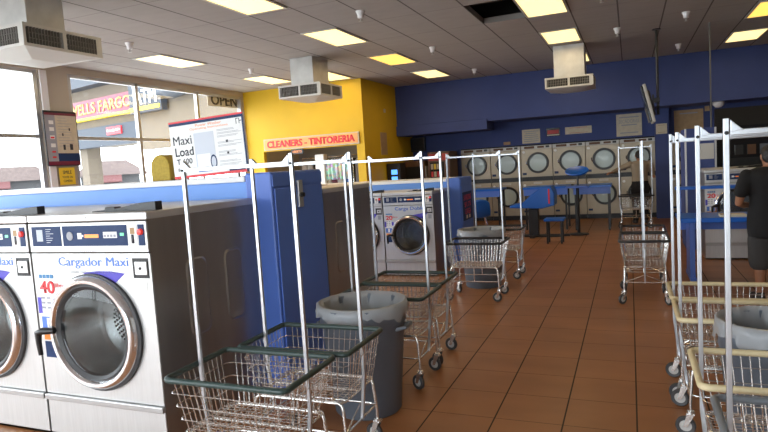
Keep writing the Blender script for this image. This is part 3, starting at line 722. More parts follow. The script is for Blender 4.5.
# ------------------------------------------------------------------ dryers
def make_dryer(label, loc):
    t = thing('stacked_dryer', label, 'dryer', loc)
    W = .805; h = W/2
    obj('cabinet', B((-h+.002, h-.002, .02, .85, .12, 1.955)), M['dryer'], t, bevel=.003)
    obj('toe_kick', B((-h+.004, h-.004, .06, .8, 0, .12)), M['black'], t)
    obj('middle_band', B((-h+.004, h-.004, .0, .02, 1.03, 1.14)), M['black'], t)
    obj('upper_front', B((-h+.008, h-.008, 0, .02, 1.15, 1.86)), M['dryer'], t, bevel=.004)
    obj('lower_front', B((-h+.008, h-.008, 0, .02, .13, 1.02)), M['dryer'], t, bevel=.004)
    c = obj('control_strip', B((-h+.008, h-.008, -.01, .02, 1.865, 1.955)), M['grille_frame'], t, bevel=.003)
    obj('control_label', B((-.31, -.05, -.013, -.009, 1.88, 1.94), (.03, .2, -.013, -.009, 1.885, 1.935)), M['brown'], c)
    obj('control_mark', B((.24, .33, -.013, -.009, 1.885, 1.94)), M['black'], c)
    for z in (1.505, .63):
        A = MF(.03, 0, z); R = .275
        bm = bmesh.new(); lathe(bm, [(R, -.001), (R, .03), (R*.97, .045), (R*.81, .045), (R*.79, .02)], 44, A)
        d = obj('door', bm, M['black'], t, smooth=True)
        bm = bmesh.new(); lathe(bm, [(0, .035), (R*.5, .032), (R*.86, .02)], 40, A); obj('door_window', bm, M['dryer_glass'], d, smooth=True)
        bm = bmesh.new(); lathe(bm, [(R*.86, .002), (0, .002)], 40, A)
        obj('drum', bm, M['drumpale'], d)
        bm = bmesh.new(); tube(bm, [(.03-R*.98, -.03, z-.05), (.03-R*1.07, -.05, z-.02), (.03-R*1.07, -.05, z+.05)], .012, 6); obj('door_handle', bm, M['chrome'], d, smooth=True)
        s = obj('coin_plate', B((-.37, -.27, -.006, 0, z-.42 if z < 1 else z-.31, z-.37 if z < 1 else z-.25)), M['navy'], t)
        bm = bmesh.new(); lathe(bm, [(0, .012), (.035, .011), (.035, 0)], 14, MF(-.33, 0, z+.29)); obj('coin_slide', bm, M['white'], t)
    obj('model_plate', B((-.1, .12, -.004, 0, .95, 1.0)), M['grille_frame'], t)
    return t
M['drumpale'] = mat('dryer_drum_steel', (.66, .72, .72), .4, .35, noise=.2, nscale=6, stretch=(4, 1, 1))
names = ['stacked dryer at the left end of the back wall bank', 'stacked dryer second from the left, behind the small cart poles', 'stacked dryer third from the left, above the tilted blue seat',
         'stacked dryer fourth from the left, behind the raised blue chair back', 'stacked dryer left of the man in the tan shirt, with full round windows', 'stacked dryer behind the man in the tan shirt, left of the blue pillar']
dr = None
for i, n_ in enumerate(names):
    loc = (-3.87+.81*i, 15.98, 0)
    if dr is None: dr = make_dryer(n_, loc)
    else: dup(dr, loc, 0, n_)
dup(dr, (1.30, 15.98, 0), 0, 'stacked dryer right of the blue pillar, seen between cart poles')
# signs on the lower back wall
def paper(name, x0, x1, z0, z1, m, label, rows=0, y=16.0, lines='grey_print', cat='sign'):
    t = thing(name, label, cat, ((x0+x1)/2, y, z0)); w = (x1-x0)/2; h = z1-z0
    obj('panel', B((-w, w, -.015, -.001, 0, h)), M[m], t)
    if rows:
        bm = bmesh.new()
        for q in range(rows):
            z = h*(.85-.7*q/max(rows-1, 1)); f = .6+.25*random.random()
            box(bm, -w*f, w*f, -.017, -.015, z-h*.025, z+h*.025)
        obj('text_lines', bm, M[lines], t)
    return t
paper('price_notice', -2.60, -2.14, 2.02, 2.38, 'cream', 'square cream notice above the third dryer', 6)
t = paper('closing_notice', -1.98, -1.64, 2.16, 2.37, 'black', 'small dark framed notice with a red band on the blue wall', 0)
obj('red_band', B((-.14, .14, -.018, -.015, .06, .16)), M['redawning'], t); obj('frame_edge', B((-.15, .15, -.018, -.015, .02, .045)), M['cream'], t)
t = paper('strip_notice', -1.51, -.87, 2.18, 2.36, 'cream', 'long low pinkish notice strip above the fourth dryer', 2, lines='redawning')
t = paper('large_notice', -.29, .29, 2.03, 2.57, 'cream', 'large cream notice with a dark heading line, left of the blue pillar', 3)
text('SECADORAS', .46, .09, M['grey_print'], t, 0, -.018, .36)
paper('pillar_notice', .59, .83, 2.02, 2.26, 'cream', 'small pale card on the blue pillar', 2, y=15.72, lines='kraft')
t = paper('cork_board', 1.0, 1.62, 2.0, 2.55, 'kraft', 'tan cork board right of the blue pillar', 1)
o = setprops(obj('wall_box', B((-.05, .05, -.05, 0, 0, .12)), M['kraft'], bevel=.005), 'small tan box high on the wall above the cork board', 'box'); o.location = (1.70, 16, 2.48)
o = setprops(obj('switch_box', B((-.09, .09, -.04, 0, 0, .08)), M['kraft'], bevel=.005), 'small brown box above the second dryer from the left', 'box'); o.location = (-3.0, 16, 2.02)
bm = bmesh.new(); lathe(bm, [(0, -.13), (.06, -.12), (.11, -.07), (.12, 0), (0, 0)], 20)
setprops(obj('dome_mirror', bm, M['whitecap'], smooth=True), 'small white dome under the dark soffit, right of the cork board', 'dome').location = (1.83, 15.12, 2.621)
bm = bmesh.new(); tube(bm, [(0, 0, -.01), (0, 0, 1.74)], .012, 8); o = setprops(obj('conduit', bm, M['rod'], smooth=True), 'grey conduit rising from the blue pillar cabinet to the ceiling', 'conduit'); o.location = (1.28, 11.5, 1.975)
# machines in the back left corner
t = thing('wall_television', 'dark television high on the back left wall, above the brown machine', 'television', (-5.55, 15.95, 2.0))
obj('case', B((-.30, .30, -.10, .04, 0, .40)), M['black'], t, bevel=.02); obj('screen', B((-.26, .26, -.105, -.10, .05, .36)), M['screen'], t)
t = thing('arcade_cabinet', 'brown upright cabinet beside the yellow side wall', 'vending machine', (-5.26, 15.2, 0))
obj('body', B((-.28, .28, -.3, .3, 0, 1.75)), M['brown'], t, bevel=.01); obj('front_panel', B((-.24, .24, -.31, -.3, .9, 1.6)), M['dark'], t)
obj('side_panel', B((.28, .30, -.25, .25, .3, 1.6)), M['grille_frame'], t)
t = thing('change_machine', 'slim dark machine with two lit blue screens against the yellow side wall', 'change machine', (-5.40, 14.1, 0))
obj('body', B((-.24, .12, -.2, .2, 0, 1.72)), M['black'], t, bevel=.01)
obj('lit_screen', B((-.12, .04, -.206, -.2, 1.44, 1.56)), M['blue_screen'], t); obj('lit_screen', B((-.12, .04, -.206, -.2, 1.28, 1.39)), M['blue_screen'], t)
def vend(x, w, label, top, body, rows):
    t = thing('vending_machine', label, 'vending machine', (x, 15.3, 0))
    obj('body', B((-w/2, w/2, -.35, .4, 0, 1.95)), M[body], t, bevel=.012)
    obj('header', B((-w/2+.03, w/2-.03, -.365, -.35, 1.72, 1.9)), M[top], t)
    obj('display', B((-w/2+.06, w/2-.16, -.36, -.35, .7, 1.68)), M['dark'], t)
    for q, c in enumerate(rows):
        for k in range(4): obj('snack', B((-w/2+.09+k*(w-.28)/4, -w/2+.09+(k+.75)*(w-.28)/4, -.38, -.361, 1.5-.2*q, 1.64-.2*q)), M[c if (k+q) % 2 else 'cream'], t)
vend(-4.60, .60, 'snack vending machine with yellow and red packs in the back left corner', 'redawning', 'brown', ['yellow_sign', 'red', 'orange', 'yellow_sign'])
# ------------------------------------------------------------------ carts
def lerp(a, b, t): return a+(b-a)*t
def make_cart(label, rim, loc, rz=0, toppole=True):
    t = thing('laundry_cart', label, 'laundry cart', loc, rz)
    L, W, ZR, ZB = .70, .50, .70, .415
    LB, WB = .60, .41
    r0 = rrect(L, W, .032, 5)
    bm = bmesh.new(); tube(bm, [(x, y, ZR) for x, y in r0], .0155, 10, closed=True); ri = obj('rim', bm, M[rim], t, smooth=True)
    bm = bmesh.new(); wr = .0026
    for f in (.25, .5, .75, 1.0):
        rr = rrect(lerp(L, LB, f), lerp(W, WB, f), lerp(.032, .04, f), 5)
        tube(bm, [(x, y, lerp(ZR, ZB, f)) for x, y in rr], .003 if f in (1.0, .5) else wr, 4, closed=True)
    nx, ny = 17, 12
    for k in range(1, nx):
        fx = k/nx*2-1
        xt, xb = fx*(L/2-.02), fx*(LB/2-.01)
        tube(bm, [(xt, -W/2, ZR), (xb, -WB/2, ZB), (xb, WB/2, ZB), (xt, W/2, ZR)], wr, 4)
    for k in range(1, ny):
        fy = k/ny*2-1
        yt, yb = fy*(W/2-.02), fy*(WB/2-.01)
        tube(bm, [(-L/2, yt, ZR), (-LB/2, yb, ZB), (LB/2, yb, ZB), (L/2, yt, ZR)], wr, 4)
    obj('basket', bm, M['wire'], t)
    bm = bmesh.new()
    fx, fy = .285, .205
    for z, e in ((.24, .012), (.405, 0)):
        tube(bm, [(x, y, z) for x, y in rrect(2*(fx+e), 2*(fy+e), .05, 4)], .007, 8, closed=True)
    tube(bm, [(-fx, 0, .405), (fx, 0, .405)], .006, 8); tube(bm, [(0, -fy, .24), (0, -fy, .405)], .006, 8); tube(bm, [(0, fy, .24), (0, fy, .405)], .006, 8)
    for s in (-1, 1): tube(bm, [(s*(fx+.01), -fy, .24), (s*fx, 0, .32), (s*(fx+.01), fy, .24)], .005, 8)
    obj('frame', bm, M['wire'], t, smooth=True)
    for sx in (-1, 1):
        for sy in (-1, 1):
            bm = bmesh.new(); tube(bm, [(sx*(fx-.035), sy*fy, .41), (sx*(fx-.008), sy*fy, .395), (sx*fx, sy*fy, .36), (sx*(fx+.012), sy*(fy+.008), .20), (sx*(fx+.012), sy*(fy+.008), .145)], .0095, 10)
            obj('leg', bm, M['wire'], t, smooth=True)
            # caster
            cx, cy = sx*(fx+.012), sy*(fy+.008); a = random.uniform(-.9, .9)
            R = Matrix.Translation((cx, cy, 0)) @ Matrix.Rotation(a, 4, 'Z')
            bm = bmesh.new(); lathe(bm, [(0, .15), (.022, .15), (.024, .132), (0, .13)], 12)
            for q in (-1, 1): prism(bm, [(-.02, .135), (.022, .135), (-.018, .05), (-.042, .05)], q*.019-.0015, q*.019+.0015)
            box(bm, -.022, .024, -.02, .02, .128, .136)
            bm.transform(R); ca = obj('caster', bm, M['wire'], t, bevel=.001)
            Wm = R @ Matrix.Translation((-.028, 0, .056)) @ Matrix.Rotation(PI/2, 4, 'X')
            bm = bmesh.new(); lathe(bm, [(.034, -.011), (.050, -.014), (.056, -.008), (.056, .008), (.050, .014), (.034, .011)], 20, Wm, close=True); w = obj('wheel', bm, M['wheel'], ca, smooth=True)
            bm = bmesh.new(); lathe(bm, [(0, -.013), (.012, -.013), (.014, -.007), (.034, -.006), (.034, .006), (.014, .007), (.012, .013), (0, .013)], 16, Wm); obj('wheel_hub', bm, M['hub'], ca, smooth=True)
    ZP = 1.785
    for s in (-1, 1):
        bm = bmesh.new(); px = s*.326
        tube(bm, [(s*(fx+.012), 0, .235), (s*(fx+.02), 0, .30), (px, 0, .50), (px, 0, ZP)], .0130, 4, twist=PI/4)
        obj('pole', bm, M['pole'], t, bevel=.002)
        bm = bmesh.new(); lathe(bm, [(0, .016), (.007, .015), (.007, .011)], 10, Matrix.Translation((px, 0, ZP-.05)) @ Matrix.Rotation(PI/2, 4, 'X'))
        obj('bolt', bm, M['rubber'], t)
    bm = bmesh.new(); e = .326-.012; z = ZP-.048
    box(bm, -e, e, -.010, .010, z-.011, z+.009)
    for s in (-1, 1):
        poly = [(s*e, ZP-.005), (s*e, z), (s*(e-.045), z+.006), (s*(e-.032), z+.012)]
        prism(bm, poly if s > 0 else poly[::-1], -.011, .011)
    obj('crossbar', bm, M['pole'], t, bevel=.002)
    return t
c1 = make_cart('laundry cart with dark green rim at the bottom of the photo, nearest the large washer', 'green_rim', (-1.825, 2.485, 0))
dup(c1, (-1.775, 3.025, 0), 0, 'green-rimmed laundry cart just behind the nearest one, before the trash can')
dup(c1, (-1.785, 4.30, 0), 0, 'green-rimmed laundry cart just behind the near trash can')
dup(c1, (-1.80, 4.84, 0), 0, 'green-rimmed laundry cart behind the near trash can, farther of the touching pair')
cb = make_cart('black-rimmed laundry cart standing alone before the far trash can', 'black_rim', (-1.76, 7.12, 0))
dup(cb, (-1.76, 8.46, 0), 0, 'black-rimmed laundry cart right behind the far trash can')
dup(cb, (.12, 7.30, 0), PI/2, 'laundry cart end-on in the middle of the floor, front one of two in line')
dup(cb, (.125, 8.07, 0), PI/2, 'laundry cart end-on, directly behind the middle one')
dup(cb, (.10, 14.05, 0), 0, 'far laundry cart held by the man in the tan shirt')
cg = make_cart('grey-rimmed laundry cart cut by the lower right corner', 'grey_rim', (.632, 2.35, 0))
cc = make_cart('cream-rimmed laundry cart at the right, nearest, in front of the lined bin', 'cream_rim', (.60, 2.95, 0))
dup(cc, (.590, 4.00, 0), 0, 'cream-rimmed laundry cart right behind the lined bin at the right')
dup(cc, (.585, 4.54, 0), 0, 'cream-rimmed laundry cart farthest behind the lined bin, nearest the man in shorts')
# ------------------------------------------------------------------ trash cans
def make_can(label, loc, R=.30, H=.76, rz=0):
    t = thing('trash_can', label, 'trash can', loc, rz)
    rb = R*.78
    bm = bmesh.new()
    lathe(bm, [(0, 0), (rb-.01, 0), (rb, .012), (lerp(rb, R, .8), H*.80), (lerp(rb, R, .84)+.012, H*.83), (R*.975, H-.05), (R+.012, H-.045), (R+.014, H-.004), (R, H), (R-.012, H-.01), (rb-.02, .03), (0, .03)], 48)
    b = obj('bin_body', bm, M['can'], t, smooth=True)
    for s in (-1, 1):
        bm = bmesh.new(); tube(bm, [(s*(R-.03), -.07, H*.78), (s*(R+.03), -.06, H*.80), (s*(R+.03), .06, H*.80), (s*(R-.03), .07, H*.78)], .014, 8); obj('handle', bm, M['can'], t, smooth=True)
    bm = bmesh.new(); n = 72
    rings = []
    prof = [(R+.018, H-.075), (R+.020, H-.03), (R+.014, H+.010), (R-.004, H+.014), (R-.03, H-.03), (R-.05, H-.16), (R-.075, H-.36), (R*.45, H-.52), (.01, H-.55)]
    for j, (r, z) in enumerate(prof):
        ring = []
        for k in range(n):
            a = 2*PI*k/n
            w = (.006*math.sin(9*a+j)+.008*math.sin(17*a+2*j)+.006*random.uniform(-1, 1))*(.4 if j in (1, 2, 3) else 1.6 if j > 3 else 1)
            dz = (.018*math.sin(5*a)+.014*math.sin(11*a+1)+.01*random.uniform(-1, 1)) if j == 0 else 0
            ring.append(bm.verts.new(((r+w)*math.cos(a), (r+w)*math.sin(a), z+dz)))
        rings.append(ring)
    for a_, b_ in zip(rings[:-1], rings[1:]):
        for k in range(n): bm.faces.new((a_[k], a_[(k+1) % n], b_[(k+1) % n], b_[k]))
    obj('liner', bm, M['liner'], t, smooth=True, angle=180)
    return t
tc1 = make_can('large grey trash can with clear liner, between the green-rimmed carts', (-1.75, 3.70, 0))
dup(tc1, (-1.86, 7.80, 0), 1.0, 'grey trash can with clear liner behind the lone black-rimmed cart')
dup(tc1, (.655, 3.475, 0), 2.0, 'grey trash can with bulging liner among the cream-rimmed carts').scale = (.84, .84, 1.04)
# ------------------------------------------------------------------ island at the right
t = thing('pillar_cabinet', 'tall blue pillar cabinet with white notice, behind the right cart poles', 'cabinet', (1.05, 10.84, 0))
obj('body', B((-.225, .225, 0, .8, 0, 1.97)), M['blue_wall'], t, bevel=.006)
obj('side_door', B((-.235, -.225, .05, .75, .1, 1.9)), M['blue_wall'], t)
obj('edge_strip', B((.20, .228, -.006, .0, 0, 1.97), (-.228, -.20, -.006, 0, 0, 1.97)), M['alum'], t)
obj('notice', B((-.06, .19, -.008, 0, 1.47, 1.72)), M['grille_frame'], t)
def w_right(x, label, first=[None]):
    if first[0] is None:
        first[0] = make_washer(.80, 1.33, .9, None, '12', label, False, (x, 9.9, 0), dR=.285, dZ=.79)
    else: dup(first[0], (x, 9.9, 0), 0, label)
w_right(1.40, 'washer behind the blue counter, its round door half hidden by a cart pole')
w_right(2.21, 'washer behind the man in the black T-shirt')
t = thing('soap_machine', 'dark vending unit with goods coloured near black for the unlit space above the right washers', 'vending machine', (2.12, 11.5, 0))
obj('body', B((-.62, .9, 0, .5, 0, 1.98)), M['black'], t, bevel=.01); obj('window', B((-.56, .84, -.01, 0, 1.45, 1.98)), M['screen'], t)
for k in range(7): obj('goods', B((-.5+.18*k, -.38+.18*k, -.05, -.011, 1.5, 1.66)), M[['black', 'brown', 'can', 'dark', 'brown', 'black', 'dark'][k]], t)  # goods colours darkened for the unlit space around them
obj('lit_strip', B((-.5, .8, -.03, -.011, 1.78, 1.86)), mat('dim_lit_strip', (.5, .4, .1), .5, emit=(.9, .6, .1), es=.12), t)
struct('right_shade_sheet', B((1.42, XR, 12.2, 12.3, 0, 2.32)), M['dark'])  # black sheet standing in for the dark space under the bulkhead
t = thing('folding_counter', 'long bright blue folding counter in front of the man in the black T-shirt', 'counter', (1.55, 8.6, 0.0))
obj('counter_top', B((-1.0, 1.2, -.35, .35, .74, .80)), M['blue_plastic'], t, bevel=.008)
obj('apron', B((-.96, 1.16, .28, .32, .58, .74)), M['blue_col'], t)
for x in (-.85, 1.05): obj('leg', B((x-.03, x+.03, -.25, .25, .02, .74), (x-.035, x+.035, -.32, .32, 0, .04)), M['blue_col'], t)
obj('upper_shelf', B((-1.0, 1.2, .20, .36, 1.12, 1.16)), M['blue_plastic'], t, bevel=.006)
for x in (-.95, 1.1): obj('shelf_post', B((x-.02, x+.02, .26, .30, .80, 1.12)), M['blue_col'], t)
o = setprops(obj('paper_stack', B((-.14, .14, -.1, .1, 0, .03)), M['cream'], bevel=.004), 'pale folded paper on the blue counter by the man\'s hand', 'paper'); o.location = (1.15, 8.4, .801)
# ------------------------------------------------------------------ tables and seats
def folding_table(loc, rz, w, d, h, label):
    t = thing('folding_table', label, 'table', loc, rz)
    obj('table_top', B((-w/2, w/2, -d/2, d/2, h-.05, h)), M['blue_plastic'], t, bevel=.008)
    obj('apron', B((-w/2+.02, w/2-.02, -d/2+.02, -d/2+.04, h-.19, h-.05)), M['blue_col'], t)
    for sx in (-1, 1):
        for sy in (-1, 1): obj('leg', B((sx*(w/2-.06)-.02, sx*(w/2-.06)+.02, sy*(d/2-.06)-.02, sy*(d/2-.06)+.02, 0, h-.05)), M['black'], t)
    return t
folding_table((-.78, 13.95, 0), 0, .80, .75, .98, 'blue folding table nearest the man in the tan shirt')
folding_table((-1.78, 14.15, 0), 0, 1.0, .75, .98, 'blue folding table behind the tilted blue seat')
folding_table((-3.55, 14.2, 0), 0, 1.5, .75, .98, 'blue folding table in the shade at the left, before the first dryers')
def shell_chair(loc, rz, label, tilt=0):
    t = thing('shell_chair', label, 'chair', loc, rz)
    bm = bmesh.new(); n = 12; rows = []
    prof = [(-.22, .45), (-.18, .43), (0, .42), (.14, .43), (.20, .48), (.24, .60), (.27, .78), (.28, .84)]
    for j, (y, z) in enumerate(prof):
        hw = [.2, .22, .23, .22, .215, .22, .20, .13][j]
        rows.append([bm.verts.new((hw*(2*i/n-1), y+(.05 if j > 4 else 0)*-(2*i/n-1)**2, z+.04*(2*i/n-1)**2*(1 if j < 5 else -.6))) for i in range(n+1)])
    for a_, b_ in zip(rows[:-1], rows[1:]):
        for i in range(n): bm.faces.new((a_[i], a_[i+1], b_[i+1], b_[i]))
    s = obj('seat_shell', bm, M['blue_plastic'], t, smooth=True, angle=180); so = s.modifiers.new('s', 'SOLIDIFY'); so.thickness = .012
    for sx in (-1, 1):
        for sy in (-1, 1):
            bm = bmesh.new(); tube(bm, [(sx*.12, sy*.1, .42), (sx*.19, sy*.17, .0)], .012, 8); obj('leg', bm, M['chrome'], t, smooth=True)
    return t
# seat cluster: black pedestal frame with attached seats
t = thing('bench_seat', 'tilted bright blue seat on a black pedestal, beside the far carts', 'seat', (-1.90, 12.75, 0))
obj('pedestal', B((-.10, .10, -.1, .1, .03, .58)), M['black'], t, bevel=.01)
obj('foot', B((-.28, .72, -.05, .05, 0, .04), (-.05, .05, -.35, .35, 0, .04)), M['black'], t)
bm = bmesh.new(); prism(bm, [(-.46, .63), (-.44, .68), (-.20, .72), (.0, .90), (.22, 1.05), (.40, 1.05), (.46, .92), (.46, .66), (.2, .60)], -.26, .26)
bmesh.ops.subdivide_edges(bm, edges=bm.edges, cuts=1)
obj('seat_shell', bm, M['blue_plastic'], t, smooth=True, bevel=.03, seg=3)
obj('label_strip', B((.34, .37, -.27, -.262, .70, 1.0)), M['red'], t)
t = thing('low_stool', 'small blue seat on black legs, in front of the tilted blue seat', 'stool', (-1.36, 11.75, 0))
obj('seat', B((-.19, .19, -.18, .18, .43, .48)), M['blue_plastic'], t, bevel=.02)
for sx in (-1, 1):
    for sy in (-1, 1): obj('leg', B((sx*.13-.018, sx*.13+.018, sy*.12-.018, sy*.12+.018, 0, .43)), M['black'], t)
obj('brace', B((-.6, .13, .1, .14, .10, .13)), M['black'], t)
t = thing('high_chair_shell', 'raised round blue chair back in front of the fourth dryer', 'chair', (-1.02, 12.95, 0))
bm = bmesh.new(); lathe(bm, [(0, .0), (.14, .01), (.21, .03), (.235, .06), (.23, .075), (.14, .05), (0, .04)], 28, Matrix.Translation((0, 0, 1.27)) @ Matrix.Rotation(math.radians(20), 4, 'X')); bm.transform(Matrix.Translation((0, 0, 0)))
obj('backrest', bm, M['blue_plastic'], t, smooth=True)
obj('seat', B((-.22, .22, -.2, .2, .98, 1.02)), M['blue_col'], t, bevel=.015)
bm = bmesh.new(); tube(bm, [(0, .12, 1.0), (0, .14, 1.32)], .02, 8); tube(bm, [(0, 0, 0.03), (0, 0, .98)], .03, 10); lathe(bm, [(0, 0), (.2, 0), (.2, .02), (0, .04)], 20); obj('pedestal', bm, M['black'], t, smooth=True)
shell_chair((-3.05, 12.7, 0), math.radians(200), 'shaded blue shell chair behind the far trash can')
# ------------------------------------------------------------------ people
def capsule(bm, pts, rs, n=14):
    pts = [Vector(p) for p in pts]
    a = (pts[0]-pts[1]).normalized(); b = (pts[-1]-pts[-2]).normalized()
    P = [pts[0]+a*rs[0]*.85, pts[0]+a*rs[0]*.5]+pts+[pts[-1]+b*rs[-1]*.5, pts[-1]+b*rs[-1]*.85]
    Rr = [rs[0]*.45, rs[0]*.85]+list(rs)+[rs[-1]*.85, rs[-1]*.45]
    tube(bm, P, Rr, n)
def loft(bm, secs, n=20):
    rings = [[bm.verts.new((cx+rx*math.cos(2*PI*k/n), cy+ry*math.sin(2*PI*k/n), z)) for k in range(n)] for cx, cy, z, rx, ry in secs]
    for a, b in zip(rings[:-1], rings[1:]):
        for k in range(n): bm.faces.new((a[k], a[(k+1) % n], b[(k+1) % n], b[k]))
    bm.faces.new(rings[0][::-1]); bm.faces.new(rings[-1])
def remesh(o, v, sm=4):
    r = o.modifiers.new('fuse', 'REMESH'); r.mode = 'VOXEL'; r.voxel_size = v; r.use_smooth_shade = True
    s = o.modifiers.new('soft', 'SMOOTH'); s.factor = .5; s.iterations = sm
def hand(bm, w, d, up, curl=.5):
    """w wrist, d direction of the hand, up the back-of-hand normal"""
    w, d, up = Vector(w), Vector(d).normalized(), Vector(up).normalized(); s = d.cross(up).normalized()
    pal = w+d*.045
    for k in (-1, 0, 1): capsule(bm, [w+s*.012*k, pal+s*.022*k, w+d*.085+s*.028*k], [.018, .019, .014], 8)
    for k, L in ((-1.5, .062), (-.5, .075), (.5, .08), (1.5, .07)):
        b0 = w+d*.085+s*.021*k; b1 = b0+d*L*.5-up*L*.15*curl; b2 = b1+(d*.5-up*.9*curl).normalized()*L*.5
        capsule(bm, [b0, b1, b2], [.0095, .0088, .008], 8)
    t0 = w+d*.03+s*.03; capsule(bm, [t0, t0+d*.03+s*.022-up*.01, t0+d*.06+s*.02-up*.022], [.012, .0105, .009], 8)
def person(label, loc, rz, J, torso, top, bottom, sleeves, hem, arms, legs, H=1.7):
    t = thing('person', label, 'person', loc, rz)
    bm = bmesh.new()
    # torso, neck, head, all facing local -Y... the figure faces +Y (local)
    loft(bm, torso)
    nk = J['neck']; hd = Vector(J['head'])
    capsule(bm, [nk, (nk[0], nk[1]+.01, nk[2]+.05), hd-Vector((0, 0, .08))], [.062, .055, .055])
    for (dx, dy, dz, r1, r2) in ((0, 0, .0, .078, .098),):
        loft(bm, [(hd.x, hd.y+y_, hd.z+z_, rx, ry) for y_, z_, rx, ry in ((.03, -.125, .025, .03), (.03, -.11, .045, .055), (.012, -.075, .062, .08), (.0, -.03, .073, .095), (0, .02, .077, .1), (-.004, .06, .07, .092), (-.006, .09, .05, .068), (-.006, .108, .02, .03))], 22)
    capsule(bm, [hd+Vector((0, .09, .012)), hd+Vector((0, .118, -.03))], [.009, .015], 8)      # nose
    for s in (-1, 1): capsule(bm, [hd+Vector((s*.078, -.005, .01)), hd+Vector((s*.082, -.01, -.03))], [.016, .011], 8)   # ears
    for a in arms: capsule(bm, a[0], [.055, .05, .038, .036, .026]); hand(bm, a[0][-1], a[1], a[2], a[3])
    for l in legs: capsule(bm, l[0], [.095, .08, .057, .058, .038]); capsule(bm, [l[1], l[2]], [.04, .03])
    body = obj('body', bm, M['skin'], t); remesh(body, .0085)
    for s in (-1, 1):
        bm = bmesh.new(); bmesh.ops.create_uvsphere(bm, u_segments=10, v_segments=8, radius=.012); bm.transform(Matrix.Translation(hd+Vector((s*.031, .088, .012)))); obj('eye', bm, M['black'], body, smooth=True)
    bm = bmesh.new(); capsule(bm, [hd+Vector((-.022, .10, -.065)), hd+Vector((.022, .10, -.065))], [.005, .005], 6); obj('mouth', bm, mat('lip', (.25, .08, .06), .5), body)
    # hair cap
    bm = bmesh.new(); loft(bm, [(hd.x, hd.y+y_, hd.z+z_, rx, ry) for y_, z_, rx, ry in ((-.055, -.065, .055, .045), (-.035, -.03, .079, .072), (-.022, .02, .085, .09), (-.008, .06, .079, .10), (-.006, .095, .058, .078), (-.006, .118, .025, .035))], 22)
    hr = obj('hair', bm, M['hair'], t); remesh(hr, .009, 2)
    # top
    bm = bmesh.new(); loft(bm, [(cx, cy, z, rx+.014, ry+.014) for cx, cy, z, rx, ry in torso if z >= hem])
    for a in arms:
        pts, k = a[0], sleeves
        if k == 'short':
            mid = Vector(pts[0]).lerp(Vector(pts[1]), .95); capsule(bm, [pts[0], mid, mid+(Vector(pts[2])-mid)*.12], [.074, .072, .070])
        else: capsule(bm, pts[:4]+[Vector(pts[3]).lerp(Vector(pts[4]), .85)], [.072, .066, .054, .050, .042])
    s_ = obj('shirt', bm, top, t); remesh(s_, .012, 5)
    bm = bmesh.new(); low = [q for q in torso if q[2] <= hem+.17]
    loft(bm, [(cx, cy, z, rx+.010, ry+.012) for cx, cy, z, rx, ry in low])
    for l in legs:
        pts = [Vector(q) for q in l[0]]
        if bottom[1] == 'short': capsule(bm, [pts[0], pts[1], pts[2].lerp(pts[3], .35)], [.12, .118, .108])
        else: capsule(bm, pts, [.112, .096, .078, .072, .062])
    b_ = obj('shorts' if bottom[1] == 'short' else 'trousers', bm, bottom[0], t); remesh(b_, .012, 4)
    for l in legs:
        bm = bmesh.new(); a0, a1 = Vector(l[1]), Vector(l[2]); capsule(bm, [(a0.x, a0.y-.02, .045), (a1.x, a1.y-.03, .042), (a1.x, a1.y+.03, .036)], [.045, .048, .038]); capsule(bm, [(a0.x, a0.y-.01, .04), (a0.x, a0.y-.005, .09)], [.045, .042])
        sh = obj('shoe', bm, M['shoe'], t); remesh(sh, .009, 2)
    return t
def torso(cx=0, top=1.42, wide=1.0, lean=0):
    k = top/1.42
    s = [(.70, .165, .125), (.80, .172, .13), (.88, .172, .125), (.96, .168, .12), (1.05, .152, .112), (1.15, .158, .118), (1.26, .178, .125), (1.35, .19, .115), (1.40, .165, .09), (1.435, .09, .065)]
    return [(cx, lean*(z-.8), z*k, rx*wide, ry*wide) for z, rx, ry in s]
def leg(s, fy=0.0, k=1.0):
    return ([(s*.095, 0, .84*k), (s*.10, .015+fy*.3, .66*k), (s*.102, .02+fy*.5, .48*k), (s*.105, -.01+fy*.8, .33*k), (s*.108, -.02+fy, .10*k)], (s*.108, -.02+fy, .06), (s*.125, .13+fy, .04))
# man in shorts: faces the counter (+Y), arms bent forwards
armsR = [([(-.225, 0, 1.35), (-.285, -.02, 1.19), (-.30, .02, 1.06), (-.22, .12, 1.03), (-.13, .24, 1.02)], (.45, .9, -.1), (0, 0, 1), .5),
         ([(.225, 0, 1.35), (.285, -.01, 1.19), (.30, .04, 1.06), (.22, .15, 1.03), (.10, .25, 1.02)], (-.4, .9, -.1), (0, 0, 1), .5)]
person('man in a black T-shirt and grey shorts, back turned, at the right edge', (1.35, 7.25, 0), math.radians(8), dict(neck=(0, 0, 1.40), head=(0, .04, 1.54)), torso(wide=1.25), M['tshirt'], (M['shorts'], 'short'), 'short', .70, armsR, [leg(-1, .03), leg(1, -.06)])
armsM = [([(-.20, 0, 1.36), (-.30, .02, 1.32), (-.42, .05, 1.27), (-.50, .02, 1.23), (-.60, -.06, 1.20)], (-.8, -.5, -.1), (0, 0, 1), .7),
         ([(.20, 0, 1.36), (.255, .01, 1.22), (.27, .0, 1.08), (.25, -.10, 1.08), (.22, -.22, 1.08)], (.0, -.9, 0), (0, 0, 1), .7)]
person('man in a tan shirt and black trousers by the dryers, arm out to a cart', (.20, 14.80, 0), math.radians(10), dict(neck=(0, 0, 1.40), head=(0, .03, 1.55)), torso(wide=1.0), M['shirt'], (M['trousers'], 'long'), 'long', .92, armsM, [leg(-1), leg(1, .05)])

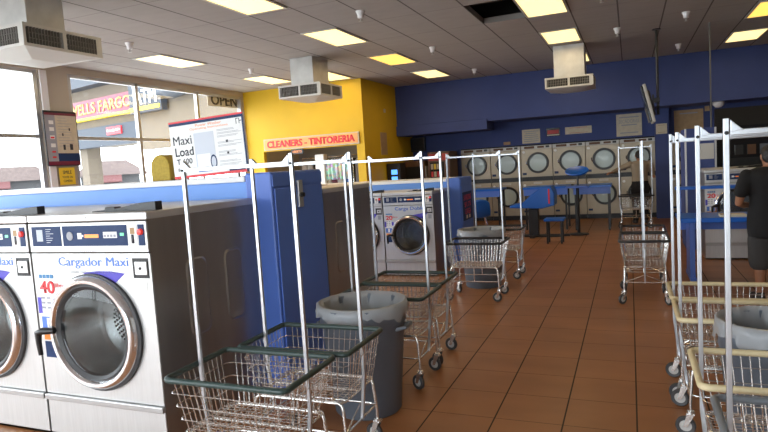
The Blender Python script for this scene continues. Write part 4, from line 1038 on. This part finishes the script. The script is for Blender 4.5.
GROUPS = {'laundry_cart': 'laundry carts with poles', 'stacked_dryer': 'stacked dryers along the back wall', 'ceiling_light': 'ceiling lights', 'sprinkler_head': 'sprinkler heads',
          'air_diffuser': 'ceiling air diffusers', 'trash_can': 'grey lined trash cans', 'washing_machine': 'front-loading washing machines', 'folding_table': 'blue folding tables',
          'partition': 'blue partitions', 'end_cabinet': 'blue end cabinets', 'distant_shop': 'far tiled-roof shops'}
for o in list(C.objects):
    if o.parent is None and o.get('label') and not o.get('group'):
        g = GROUPS.get(o.name.split('.')[0])
        if g: o['group'] = g
# ------------------------------------------------------------------ camera
f_px, yaw, pitch, roll = 595.8, -.39506, -.08557, -.06278
Fw = Vector((math.sin(yaw)*math.cos(pitch), math.cos(yaw)*math.cos(pitch), math.sin(pitch)))
r = Vector((math.cos(yaw), -math.sin(yaw), 0)); u = r.cross(Fw)
c, s = math.cos(roll), math.sin(roll)
X = c*r+s*u; Yv = -s*r+c*u
cam = bpy.data.cameras.new('camera'); co = bpy.data.objects.new('camera', cam); C.objects.link(co)
cam.sensor_width = 36; cam.sensor_fit = 'HORIZONTAL'; cam.lens = f_px/768*36; cam.clip_end = 400; cam.clip_start = .05
co.matrix_world = Matrix(((X.x, Yv.x, -Fw.x, 0), (X.y, Yv.y, -Fw.y, 0), (X.z, Yv.z, -Fw.z, 1.7), (0, 0, 0, 1)))
bpy.context.scene.camera = co
# ------------------------------------------------------------------ daylight
w = bpy.data.worlds.new('sky'); bpy.context.scene.world = w; w.use_nodes = True
bg = w.node_tree.nodes['Background']; bg.inputs[0].default_value = (.88, .94, 1, 1); bg.inputs[1].default_value = 8.3
# portals: guide daylight sampling through the real window openings
def portal(loc, rot, sx, sy):
    l = bpy.data.lights.new('portal', 'AREA'); l.shape = 'RECTANGLE'; l.size = sx; l.size_y = sy; l.cycles.is_portal = True
    o = bpy.data.objects.new('portal', l); C.objects.link(o); o.location = loc; o.rotation_euler = rot
portal((XL-.12, 4.9, 1.9), (0, -PI/2, 0), 3.3, 15.4)
portal((-4.0, YF-.12, 1.55), (PI/2, 0, 0), 9.6, 3.1)
v = bpy.context.scene.view_settings
v.view_transform = 'Standard'; v.look = 'None'; v.exposure = 0; v.gamma = 1; v.use_curve_mapping = False
